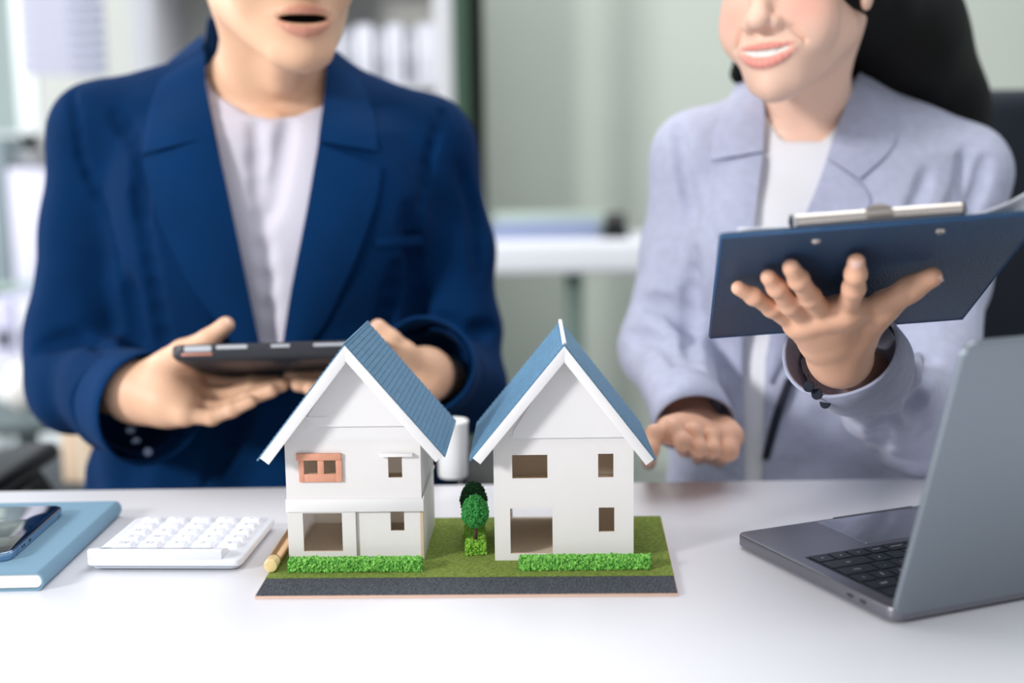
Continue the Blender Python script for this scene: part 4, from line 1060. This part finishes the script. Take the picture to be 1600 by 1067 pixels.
for cx_ in (c0 - .003, c1 + .0012):
    b = MB().box((cx_ - .0012, -.0045, .0022), (cx_ + .0012, .008, .0098)).xf(CMx); b.build('clip_end', mat('clip_end_dark', (70, 74, 84), .3, metal=.8), clip, bevel=.0005)
for px, py in ((1275, 377.5), (1469, 361.5)):
    p = BPt(px, py, 0); l = CMx.to_3x3().inverted() @ (p - CT0)
    b = MB().lathe([(.0001, -.0032), (.0026, -.0028), (.0038, -.0014), (.0040, -.0010)], (l.x, l.y, 0), 20).xf(CMx); b.build('rivet', M_chr, clip, smooth='auto')
pap = thing('paper', 'white sheet clipped on the dark blue clipboard with a raised right corner', 'paper', tuple(CT0))
v = []; nx_, ny_ = 24, 12
for i in range(nx_ + 1):
    for j in range(ny_ + 1):
        u_, w_ = i / nx_, j / ny_; x = .014 + u_ * (CW_ - .010); y = .0008 + w_ * (CL - .012)
        lift = .0006 + .022 * max(0, (u_ - .76) / .24) ** 1.5 * (1 - w_ * .6) + .0022 * max(0, 1 - u_ / .2)
        v.append((x, y, .0020 + lift))
fc = [(i * (ny_ + 1) + j, (i + 1) * (ny_ + 1) + j, (i + 1) * (ny_ + 1) + j + 1, i * (ny_ + 1) + j + 1) for i in range(nx_) for j in range(ny_)]
b = MB().add(v, fc).xf(CMx); po = b.build('sheet', mat('paper_white', (232, 234, 242), .8), pap, smooth=True); mo = po.modifiers.new('s', 'SOLIDIFY'); mo.thickness = .0006

# ------------------------------------------------------------------ woman
WY = 1.50
wom = thing('person', 'smiling woman with long black hair in a lavender grey blazer and white top', 'person', (W(1285, 700, WY).x, WY, 0))
TRw = [(205, 1150, 1420), (245, 1110, 1480), (320, 1090, 1498), (420, 1096, 1480), (520, 1090, 1478), (620, 1075, 1488), (720, 1060, 1496), (860, 1055, 1505)]
TDw = [.060, .085, .108, .110, .105, .110, .120, .128]
def torsoW():
    S = Shape(); S.u(loft(torso_rows(TRw, WY, TDw)))
    S.u(rc(NV(1215, 205, WY + .01), NV(1100, 248, WY), .052, .048), .035); S.u(rc(NV(1330, 205, WY + .01), NV(1498, 268, WY), .056, .050), .035)
    S.u(rc(NV(1262, 180, WY + .02), NV(1268, 220, WY + .02), .062, .09), .05)
    S.u(ell(NV(1185, 400, WY - .070), (.070, .055, .065)), .05); S.u(ell(NV(1370, 400, WY - .070), (.072, .055, .065)), .05)
    return S
Jw = torsoW(); Jw.d(lambda P, d: d - .007)
aR = [NV(1085, 245, WY), NV(1062, 390, WY - .005), NV(1040, 545, WY - .03), NV(1080, 652, 1.305)]
aL = [NV(1502, 275, WY), NV(1478, 440, WY - .03), NV(1432, 655, 1.315), NV(1316, 546, 1.085)]
Jw.u(rc(aR[0], aR[1], .050, .044), .028); Jw.u(rc(aR[1], aR[2], .044, .053), .02); Jw.u(rc(aR[2], aR[3], .054, .037), .02)
Jw.u(rc(aL[0], aL[1], .052, .050), .028); Jw.u(rc(aL[1], aL[2], .050, .052), .02); Jw.u(rc(aL[2], aL[3], .056, .042), .02)
Jw.d(folds(.0045, 44, 17, lambda P: np.clip((1.02 - P[:, 2]) / .2, .2, 1)))
for pts, dp in (([(1060, 205), (1068, 270), (1085, 340)], .0035), ([(1512, 235), (1500, 300), (1478, 345)], .0045), ([(1005, 470), (1050, 480), (1080, 520)], .006), ([(985, 520), (1040, 535), (1075, 580)], .005),
                ([(1450, 270), (1435, 310), (1420, 350)], .003), ([(1540, 250), (1530, 300), (1500, 350)], .004), ([(1085, 400), (1078, 500), (1085, 600)], .007),
                ([(1420, 530), (1425, 600), (1445, 670)], .006), ([(1455, 560), (1445, 620), (1400, 660)], .005), ([(1355, 600), (1380, 660), (1370, 715)], .005), ([(1300, 380), (1310, 480), (1290, 600)], .003)):
    H = hits(Jw, resample(pts, 8), 1.0); chain(Jw, [tuple(p) for p in H], [dp * .6] + [dp] * 6 + [dp * .6], .014, 's')
dL = (Vector(aL[3]) - Vector(aL[2])).normalized(); dR = (Vector(aR[3]) - Vector(aR[2])).normalized()
cn = (dL + Vector((0, -.20, .45))).normalized()
Jw.d(cutplane(Vector(aL[3]) - dL * .022, cn)); Jw.s(rc(Vector(aL[3]) - dL * .03, Vector(aL[3]) + dL * .08, .041, .041))
Jw.d(cutplane(Vector(aR[3]) - dR * .012, dR)); Jw.s(rc(Vector(aR[3]) - dR * .008, Vector(aR[3]) + dR * .08, .036, .036))
Jwf = Shape(); Jwf.ops = list(Jw.ops)
VW = [(1160, -60), (1188, 120), (1196, 170), (1190, 250), (1180, 330), (1168, 440), (1160, 560), (1162, 700), (1166, 900), (1186, 900), (1192, 700), (1196, 560), (1212, 480), (1254, 345), (1280, 285), (1306, 205), (1330, 130), (1345, 110), (1360, -60)]
Jw.d(opening(VW, WY + .02)); Jw.s(rc(NV(1262, 205, WY + .015), NV(1275, -60, WY + .04), .062, .058), .004)
lo, hi = bounds(Jwf); lo[2] = .52
mesh_obj('blazer', [field_mesh(Jw, lo, hi, .0033)], M_lav, wom)
cuff('sleeve_cuff', Vector(aL[3]) - dL * .055, dL, .0500, .0505, .066, cn, M_lav2, wom, inner=.03); cuff('sleeve_cuff', Vector(aR[3]) - dR * .03, dR, .0430, .0445, .042, dR + Vector((0, 0, -.5)), M_lav2, wom, inner=.02)
LW_ = torsoW(); LW_.d(lambda P, d: d - .007)
dw = lambda name, a, b, m=M_lav2, **k: drape(name, LW_, a, b, m, wom, **k)
dw('lapel', [(1292, 248), (1277, 292), (1254, 345), (1226, 430), (1204, 510), (1196, 590)], [(1344, 284), (1366, 314), (1348, 345), (1300, 430), (1240, 520), (1205, 600)])
dw('collar', [(1344, 112), (1322, 165), (1305, 206), (1292, 246)], [(1385, 118), (1412, 150), (1405, 190), (1395, 234), (1343, 279)], n=24)
dw('lapel', [(1192, 240), (1183, 310), (1170, 420), (1162, 520), (1160, 590)], [(1112, 262), (1106, 300), (1120, 400), (1140, 500), (1156, 592)])
dw('collar', [(1178, 122), (1195, 165), (1192, 236)], [(1150, 132), (1116, 190), (1110, 250)], n=24)
cs = Shape(); cs.u(rc(NV(1266, 190, WY + .02), NV(1276, 110, WY + .045), .080, .072)); cs.s(rc(NV(1262, 225, WY + .015), NV(1275, 20, WY + .04), .070, .064)); cs.d(opening(VW, WY + .01))
lo, hi = bounds(cs); mesh_obj('collar_stand', [field_mesh(cs, lo, hi, .003)], M_lav2, wom)
Jcf = Shape(); Jcf.u(rc(Vector(aL[3]) + dL * .01, Vector(aL[3]) - dL * .12, .0508, .056))
# dark strip standing in for the shade inside the open front edge
drape('front_edge_shade', LW_, [(1228, 590), (1206, 650), (1190, 716)], [(1242, 592), (1220, 652), (1202, 718)], M_dark, wom, n=14, k=5, off=.004, roll=.001)
for px, py in ((1264, 604), (1277, 616), (1290, 630)):
    h = hit(Jcf, px, py, .9); disc('sleeve_button', h, (CP - Vector(tuple(h))) + Vector((-.4, 0, .1)), .0050, M_btn, wom, .002)
T = torsoW(); T.d(folds(.0018, 30, 9))
T.d(lambda P, d: np.maximum(d, (lambda Qw: poly_sd(Qw[0], VW) * Qw[1] / FPX - .016)(topx(P))).astype(f32)); T.d(lambda P, d: np.maximum(d, P[:, 1] - WY).astype(f32))
T.d(keep_below([(1160, 90), (1196, 172), (1212, 205), (1225, 220), (1285, 221), (1300, 205), (1320, 180), (1380, 90)]))
lo, hi = bounds(T); lo[2] = .62
mesh_obj('top', [field_mesh(T, lo, hi, .004)], M_tee2, wom)
HW = 1.04
mp = W(1240, 82, 1.385); hcw = Vector(mp) + Vector((0, 0, .069 * HW))
B = Shape(); hlw, htw = head(B, tuple(hcw), math.radians(-34), math.radians(3), math.radians(-3), HW, 'smile', True)
B.u(rc(hlw(0, .028, -.055), NV(1262, 205, WY + .01), .046, .054), .03)
B.u(rc(hlw(-.050, .03, -.04), NV(1245, 222, WY - .045), .010, .008), .022); B.u(rc(hlw(.052, .03, -.04), NV(1272, 222, WY - .045), .010, .008), .022)
B.u(rc(NV(1262, 205, WY), NV(1170, 235, WY), .048, .04), .03); B.u(rc(NV(1262, 205, WY), NV(1370, 235, WY), .048, .04), .03)
ch2 = Shape(); ch2.u(loft(torso_rows(TRw[:5], WY, TDw[:5])))
B.u(Prim(lambda P: ch2(P) + .010, ch2.ops[0][2].c, ch2.ops[0][2].R), .03)
lo, hi = bounds(B); lo[2] = W(1280, 420, WY).z
bp = [field_mesh(B, lo, hi, .0024)]
# raised hand under the clipboard
Hn = Shape()
o_ = .0095
tips = [BPt(1338, 409, o_), BPt(1236, 418, o_), BPt(1201, 433, o_), BPt(1154, 450, o_)]
def mid(t, px, py, Y): return W(px, py, Y)
i_, m_, r_, p_ = [t.y for t in tips]
mcw = [W(1322, 486, i_ + .055), W(1290, 492, i_ + .060), W(1264, 499, i_ + .066), W(1244, 507, i_ + .074)]
fgw = [[W(1334, 450, i_ + .022), W(1337, 428, i_ + .007), tips[0]],
       [W(1266, 464, m_ + .032), W(1248, 437, m_ + .010), tips[1]],
       [W(1234, 476, r_ + .026), W(1214, 449, r_ + .008), tips[2]],
       [W(1206, 481, p_ + .020), W(1178, 463, p_ + .006), tips[3]]]
tmw = [W(1352, 508, i_ + .085), W(1382, 478, i_ + .060), W(1422, 451, i_ + .045), W(1456, 433, i_ + .040)]
ww = W(1312, 556, i_ + .125)
hand(Hn, ww, mcw, fgw, tmw, .0215, [.0084, .0082, .0079, .0072], .0098, mk=.018)
Hn.u(ell(lerpv(tuple(ww), tuple(tmw[0]), .6), .015), .015)
Hn.u(rc(ww, lerpv(aL[3], aL[2], .35), .0200, .026), .02)
lo, hi = bounds(Hn, .01); bp.append(field_mesh(Hn, lo, hi, .0013))
# hand resting on the table
H3 = Shape(); zt3 = TT + .009
mc3 = [W(1046, 672, 1.240), W(1064, 668, 1.250), W(1084, 670, 1.258), W(1102, 676, 1.268)]
f3 = [[W(1024, 678, 1.215), W(1016, 702, 1.205), Z(1014, 724, zt3)], [W(1052, 670, 1.215), W(1066, 690, 1.205), Z(1072, 706, zt3 + .004)],
      [W(1084, 676, 1.225), W(1092, 700, 1.215), Z(1090, 716, zt3)], [W(1112, 682, 1.240), W(1114, 702, 1.225), Z(1104, 716, zt3)]]
t3 = [W(1130, 668, 1.285), W(1142, 682, 1.260), W(1138, 704, 1.245), Z(1122, 719, zt3)]
w3 = W(1086, 668, 1.315)
hand(H3, w3, mc3, f3, t3, .021, [.0092, .0092, .0088, .0082], .0100, mk=.014)
H3.u(rc(w3, lerpv(aR[3], aR[2], .35), .024, .026), .02)
lo, hi = bounds(H3, .01); bp.append(field_mesh(H3, lo, hi, .0016))
skw = s2l((232, 192, 170)); skh = s2l((232, 180, 150))
def wt(v):
    c = htw(v, skw, s2l((222, 122, 116)), s2l((236, 166, 148))); m = v[:, 2] < 1.02
    c[m] = skh; return c
mesh_obj('body', bp, M_skin2, wom, tint=wt, smooth_it=2)
nl = []
nail(nl, tuple(tips[0]), tuple(fgw[0][1]), CP - tips[0], .0072); nail(nl, tuple(tmw[3]), tuple(tmw[2]), Vector((.1, -.6, -.6)), .0076)
nail(nl, tuple(f3[1][2]), tuple(f3[1][1]), Vector((0, -1, .4)), .0076)
for q_ in nl: mesh_obj('fingernail', [q_], M_nail, wom)
def longhair(S):
    k = .045
    S.u(rc(hlw(.02, .05, .02), NV(1405, 70, WY + .03), .074, .060), k); S.u(rc(NV(1405, 70, WY + .03), NV(1462, 200, WY + .12), .070, .050), k)
    S.u(rc(NV(1400, 60, WY + .07), NV(1400, 260, WY + .13), .055, .055), k); S.u(rc(NV(1455, 190, WY + .115), NV(1452, 420, WY + .15), .062, .04), k)
    S.u(rc(NV(1420, 10, WY + .05), NV(1468, 150, WY + .10), .052, .048), k)
    S.u(rc(hlw(.068, .035, .05), NV(1395, 95, WY - .0), .030, .028), .02)
    S.u(rc(hlw(-.050, .06, .00), NV(1158, 115, WY + .05), .02, .014), .02)
cap('hair', hlw, HW, M_hairb, wom, extra=longhair)
legs(wom, W(1285, 700, WY).x, WY, 0.0, M_dark)

# ================================================================== chairs
M_chairb = mat('black_chair_fabric', (18, 26, 40), .7, bump=.3, bscale=500); M_blk = mat('black_plastic', (22, 23, 26), .4); M_chrome = mat('chrome', (220, 222, 226), .12, metal=1)
def soft_box(name, m, par, a, b, r=.02):
    return MB().box(a, b).build(name, m, par, bevel=r, seg=4)
def office_chair(label, x, y, top, w, arms=True, group=None):
    t = thing('office_chair', label, 'chair', (x, y, 0))
    soft_box('seat', M_chairb, t, (-.25, -.26, .40), (.25, .24, .478), .025)
    soft_box('backrest', M_chairb, t, (-w / 2, .235, .52), (w / 2, .31, top), .035)
    MB().box((-.03, .25, .40), (.03, .29, .56)).build('back_support', M_blk, t, bevel=.006)
    MB().lathe([(.028, .07), (.028, .40)], seg=20).build('gas_column', M_chrome, t, smooth='auto')
    for k in range(5):
        a = 2 * PI * k / 5 + .3; c, s = math.cos(a), math.sin(a)
        lg = MB().tube([(0, 0, .085), (c * .15, s * .15, .08), (c * .30, s * .30, .065)], [.024, .02, .015], 10).build('leg', M_chrome, t, smooth=True)
        MB().tube([(c * .30 - s * .022, s * .30 + c * .022, .028), (c * .30 + s * .022, s * .30 - c * .022, .028)], .028, 16).build('castor', M_blk, lg, smooth='auto')
    if arms:
        for sx in (-1, 1):
            ar = MB().tube([(sx * .27, .12, .44), (sx * .315, .12, .52), (sx * .32, .10, .62), (sx * .32, .04, .668), (sx * .32, -.16, .672)], [.016, .018, .018, .02, .02], 12).build('armrest', M_blk, t, smooth=True)
            soft_box('arm_pad', M_blk, ar, (sx * .32 - .03, -.20, .672), (sx * .32 + .03, .10, .70), .012)
            MB().tube([(sx * .25, .0, .43), (sx * .305, -.02, .45), (sx * .32, -.04, .66)], .014, 12).build('arm_bracket', M_chrome, t, smooth=True)
    return t
office_chair('black office chair with chrome arm brackets under the man in the navy blazer', W(420, 700, MY).x - .04, MY + .06, .92, .44)
office_chair('tall dark navy office chair behind the woman in the lavender blazer', W(1500, 300, 1.80).x, WY + .10, W(1560, 136, 1.80).z, .52)

# ================================================================== background
M_shelf = mat('shelf_white', (206, 206, 210), .5); M_shback = mat('shelf_back_grey', (190, 190, 184), .7)
# tall white shelf unit behind the man, with binders
SY = 3.75
sx0, sx1 = W(204, 60, SY).x, W(712, 60, SY).x
shf = thing('shelf_unit', 'tall white open shelf unit with grey back panel behind the man', 'shelf', ((sx0 + sx1) / 2, SY, 0))
hw = (sx1 - sx0) / 2
zB = W(600, 128, SY).z; zT = W(600, 22, SY).z
div = [-hw, W(238, 60, SY).x - shf.location.x, W(690, 60, SY).x - shf.location.x]
for x0, x1 in ((-hw, -hw + .07), (hw - .065, hw), (-.03, .0)):
    MB().box((x0, 0, 0), (x1, .38, 2.0)).build('side_panel', M_shelf, shf, bevel=.003)
MB().box((-hw + .07, .36, 0), (hw - .065, .378, 2.0)).build('back_panel', M_shback, shf)
zs_ = [.05, .42, .80, zB - .25, zB - .025, zB + .36, 1.98]
for z in zs_:
    MB().box((-hw + .071, .005, z), (-.031, .36, z + .022)).build('shelf_board', M_shelf, shf, bevel=.002)
    MB().box((.001, .005, z), (hw - .066, .36, z + .022)).build('shelf_board', M_shelf, shf, bevel=.002)
M_bind = [mat('binder_white', (212, 212, 224), .5), mat('binder_light_grey', (168, 170, 178), .5)]
def binder(x, y, z, w_, h, m, label, group):
    t = thing('binder', label, 'binder', (x, y, z), 0, group)
    MB().box((0, 0, 0), (w_ - .004, .26, h)).build('cover', m, t, bevel=.006)
    MB().tube([((w_ - .004) / 2, -.001, h * .25), ((w_ - .004) / 2, .004, h * .25)], w_ * .18, 16).build('finger_hole', M_shback, t, smooth='auto')
    MB().box((w_ * .2, -.0015, h * .45), (w_ * .72, .002, h * .85)).build('spine_label', mat('spine_label', (222, 222, 230), .7), t)
bx = W(508, 80, SY + .03).x; ww_ = .092
for k in range(4):
    binder(bx + k * ww_, SY + .03, zB, ww_ * .62, W(600, 36, SY).z - zB, M_bind[0], 'white lever arch binder, %s of four beside the head of the man' % ['leftmost', 'second from left', 'second from right', 'rightmost'][k], 'white binders on the shelf')
    binder(bx + k * ww_ + ww_ * .62, SY + .05, zB, ww_ * .36, W(600, 42, SY).z - zB, M_bind[1], 'narrow light grey file standing right of the %s white binder' % ['leftmost', 'second', 'third', 'rightmost'][k], 'grey files on the shelf')
for k, (px, c) in enumerate(((590, (126, 122, 120)), (628, (96, 96, 100)), (656, (130, 130, 128)))):
    p = W(px, 150, SY + .02); tag(MB().box((0, 0, 0), (.052, .22, .17)).build('storage_box', mat('box_grey_%d' % k, c, .7), None, bevel=.006), ['taupe box low on the shelf, left of the dark one', 'dark grey box low on the shelf, between two lighter ones', 'grey box low on the shelf nearest its right side panel'][k], 'box').location = (p.x, SY + .03, zB - .228)
# dark post between shelf and pale wall
PY = 3.6
p0, p1, p2 = W(710, 200, PY), W(737, 200, PY), W(757, 200, PY)
post = thing('partition_post', 'tall dark green and black partition post between shelf and pale wall', 'post', (p1.x, PY, 0))
MB().box((p0.x - p1.x, 0, 0), (-.0005, .06, 2.9)).build('green_face', mat('post_green', (62, 82, 68), .7, spec=.1), post, bevel=.004)
MB().box((0, -.01, 0), (p2.x - p1.x, .07, 2.9)).build('black_face', mat('post_black', (12, 17, 15), .7, spec=.1), post, bevel=.004)
# white side desk with a pedestal leg
DY = 3.3
d0 = W(742, 396, DY); dz1 = W(850, 376, DY).z; dz0 = W(850, 430, DY).z
sd = thing('side_table', 'white thick topped side table against the pale green wall', 'table', (d0.x + .5, DY, 0))
MB().box((-.5, 0, dz0), (.55, .42, dz1)).build('tabletop', mat('side_table_white', (212, 214, 220), .5), sd, bevel=.02, seg=4)
lx = W(898, 480, DY + .1).x - sd.location.x
MB().box((lx - .025, .12, .03), (lx + .025, .17, dz0)).build('leg', mat('leg_grey_green', (104, 122, 114), .5), sd, bevel=.004)
MB().box((lx - .2, .02, 0), (lx + .2, .30, .03)).build('foot_plate', mat('leg_grey_green', (104, 122, 114), .5), sd, bevel=.006)
MB().box((.40, .12, .03), (.45, .17, dz0)).build('leg', mat('leg_grey_green', (104, 122, 114), .5), sd, bevel=.004)
q0, q1 = W(768, 364, DY + .08), W(940, 364, DY + .08)
fd = thing('document_stack', 'low stack of blue grey folders lying on the white side table', 'folders', (q0.x, DY + .08, dz1))
for k in range(4):
    MB().box((.004 * (k % 2), .002 * k, .010 * k), (q1.x - q0.x - .006 * (k % 3), .22, .010 * k + .0095)).build('folder', mat('folder_blue_grey', (140, 152, 184), .6), fd, bevel=.002)
q2 = W(962, 345, DY + .06)
st = thing('desk_stapler', 'small black object at the right end of the blue grey folders', 'tape dispenser', (q2.x, DY + .06, dz1))
MB().tube([(-.028, .03, .035), (.028, .03, .035)], .034, 20).build('tape_wheel', M_blk, st, smooth='auto'); MB().box((-.034, -.02, 0), (.034, .09, .02)).build('base', M_blk, st, bevel=.004)
mr = thing('glass_screen', 'low frosted green glass screen standing behind the folders on the side table', 'screen', (W(770, 340, DY + .30).x, DY + .30, dz1))
MB().box((0, 0, 0), (W(955, 340, DY + .3).x - mr.location.x, .008, W(850, 330, DY + .3).z - dz1)).build('panel', mat('frosted_green', (168, 182, 170), .6), mr, bevel=.002)
# left side: louvre blind, sill boxes, low shelf
BY = 3.5
b0, b1 = W(28, 0, BY).x, W(160, 0, BY).x
bl_ = thing('louvre_blind', 'lilac louvre blind hanging in the window at the upper left', 'blind', ((b0 + b1) / 2, BY, W(90, 120, BY).z))
M_lil = mat('lilac_slat', (208, 208, 226), .6); M_lil2 = mat('grey_lilac_tape', (160, 164, 186), .6)
step = (W(90, 10, BY).z - W(90, 28, BY).z); hb = (b1 - b0) / 2
for k in range(16):
    z = .004 + step * k
    sl = MB().add([(-hb, -.004, z + step * .86), (hb, -.004, z + step * .86), (hb, .010, z), (-hb, .010, z), (-hb, -.001, z + step * .88), (hb, -.001, z + step * .88), (hb, .013, z + .002), (-hb, .013, z + .002)],
             [(0, 3, 2, 1), (4, 5, 6, 7), (0, 1, 5, 4), (1, 2, 6, 5), (2, 3, 7, 6), (3, 0, 4, 7)]).build('slat', M_lil, bl_)
    MB().box((hb * .12, -.009, z + step * .1), (hb * .96, -.0045, z + step * .62)).build('slat_label', M_lil2, sl, bevel=.002)
MB().box((-hb, -.012, step * 16), (hb, .03, step * 16 + .04)).build('head_rail', M_lil, bl_, bevel=.004)
# low cupboard under the window
CY_ = 3.2
ctop = W(30, 560, CY_).z
cu_ = thing('low_cupboard', 'low white cupboard by the window at the far left', 'cupboard', (W(20, 560, CY_).x, CY_, 0))
MB().box((-.8, 0, .03), (.42, .42, ctop)).build('body', M_shelf, cu_, bevel=.006)
for x in (-.79, -.385, .02): 
    dd = MB().box((x, -.016, .06), (x + .395, 0, ctop - .02)).build('door', mat('cupboard_door', (200, 208, 210), .5), cu_, bevel=.004); MB().box((x + .35, -.035, .3), (x + .36, -.014, .42)).build('handle', M_chrome, dd, bevel=.002)
its = [(-12, 20, 465, (206, 204, 232), 'lilac binder standing leftmost on the low cupboard'), (24, 58, 468, (216, 216, 226), 'pale grey binder beside the lilac one on the low cupboard'), (66, 90, 478, (120, 130, 138), 'slim slate grey binder on the low cupboard behind the elbow of the man')]
for x0, x1, y0, c, lb in its:
    a_ = W(x0, 500, CY_ + .05).x; c_ = W(x1, 500, CY_ + .05).x; z_ = W(20, y0, CY_ + .05).z
    t = thing('binder', lb, 'binder', (a_, CY_ + .05, ctop), 0, 'binders on the low cupboard')
    MB().box((0, 0, 0), (c_ - a_, .27, z_ - ctop)).build('cover', mat('binder_%d' % x0, c, .6), t, bevel=.006)
    MB().box(((c_ - a_) * .2, -.002, .02), ((c_ - a_) * .8, .002, .07)).build('spine_label', mat('spine_dark', (50, 56, 62), .6), t)
sh2 = thing('wall_shelf', 'white wall shelf under the window at the far left', 'shelf', (W(20, 440, 4.1).x, 4.05, W(20, 440, 4.1).z))
MB().box((-.9, 0, -.03), (.5, .249, 0)).build('shelf_board', mat('shelf_mint', (168, 186, 180), .5), sh2, bevel=.004)
for x in (-.7, .35): MB().box((x, .02, -.16), (x + .02, .249, -.031)).build('bracket', M_shback, sh2, bevel=.002)
bxs = [((18, 262), (74, 378), (222, 220, 236), 'lilac white storage box on the wall shelf beside the sleeve of the man'), ((-60, 212), (2, 352), (140, 154, 160), 'slate grey box partly cut by the left edge of the photo')]
for (x0, y0), (x1, y1), c, lb in bxs:
    a_, c_ = W(x0, y1, 4.07), W(x1, y0, 4.07); z0_ = sh2.location.z
    tag(MB().box((0, 0, 0), (c_.x - a_.x, .2, c_.z - z0_)).build('storage_box', mat('sbox_%d' % x0, c, .6), None, bevel=.008), lb, 'box').location = (a_.x, 4.07, z0_)
g_ = W(38, 606, 2.9)
stl = thing('side_stool', 'low grey stand at the far left carrying a white globe vase', 'stool', (g_.x, 2.9, 0))
zst = W(38, 640, 2.9).z
MB().lathe([(.16, zst - .03), (.17, zst - .02), (.17, zst - .004), (.16, zst)], seg=32).build('stool_top', mat('stand_grey', (96, 108, 110), .5), stl, smooth='auto')
MB().lathe([(.14, 0), (.13, .02), (.03, .04), (.025, zst - .03)], seg=24).build('pedestal', mat('stand_grey', (96, 108, 110), .5), stl, smooth='auto')
gv = thing('globe_vase', 'small round white vase on the grey stand at the far left', 'vase', (g_.x, 2.9, zst))
MB().lathe([(.02, 0)] + [(.055 * math.sin(a) + .0, .055 - .055 * math.cos(a)) for a in [PI * k / 12 for k in range(2, 11)]] + [(.022, .115), (.018, .112), (.001, .06)], seg=28).build('vase_body', mat('vase_white', (236, 232, 228), .35), gv, smooth='auto')
# beige box on a bench, behind the chair
QY = 2.3
e0, e1 = W(84, 676, QY), W(152, 676, QY)
bn = thing('bench', 'low dark bench behind the chair of the man', 'bench', ((e0.x + e1.x) / 2, QY, 0))
zbn = W(120, 760, QY).z
MB().box((-.45, 0, zbn - .04), (.3, .35, zbn)).build('bench_top', mat('bench_dark', (60, 66, 72), .6), bn, bevel=.006)
for x in (-.42, .26):
    for y in (.02, .30): MB().box((x, y, 0), (x + .03, y + .03, zbn - .04)).build('leg', M_blk, bn, bevel=.003)
bb_ = thing('carton', 'beige cardboard carton on the dark bench left of the man', 'box', (e0.x, QY + .03, zbn))
MB().box((0, 0, 0), (e1.x - e0.x, .2, e0.z - zbn)).build('carton_body', mat('beige_card', (214, 190, 164), .7), bb_, bevel=.004)
MB().box(((e1.x - e0.x) * .42, -.0008, 0), ((e1.x - e0.x) * .58, .2008, e0.z - zbn + .0008)).build('tape_strip', mat('tape', (226, 208, 184), .4), bb_)
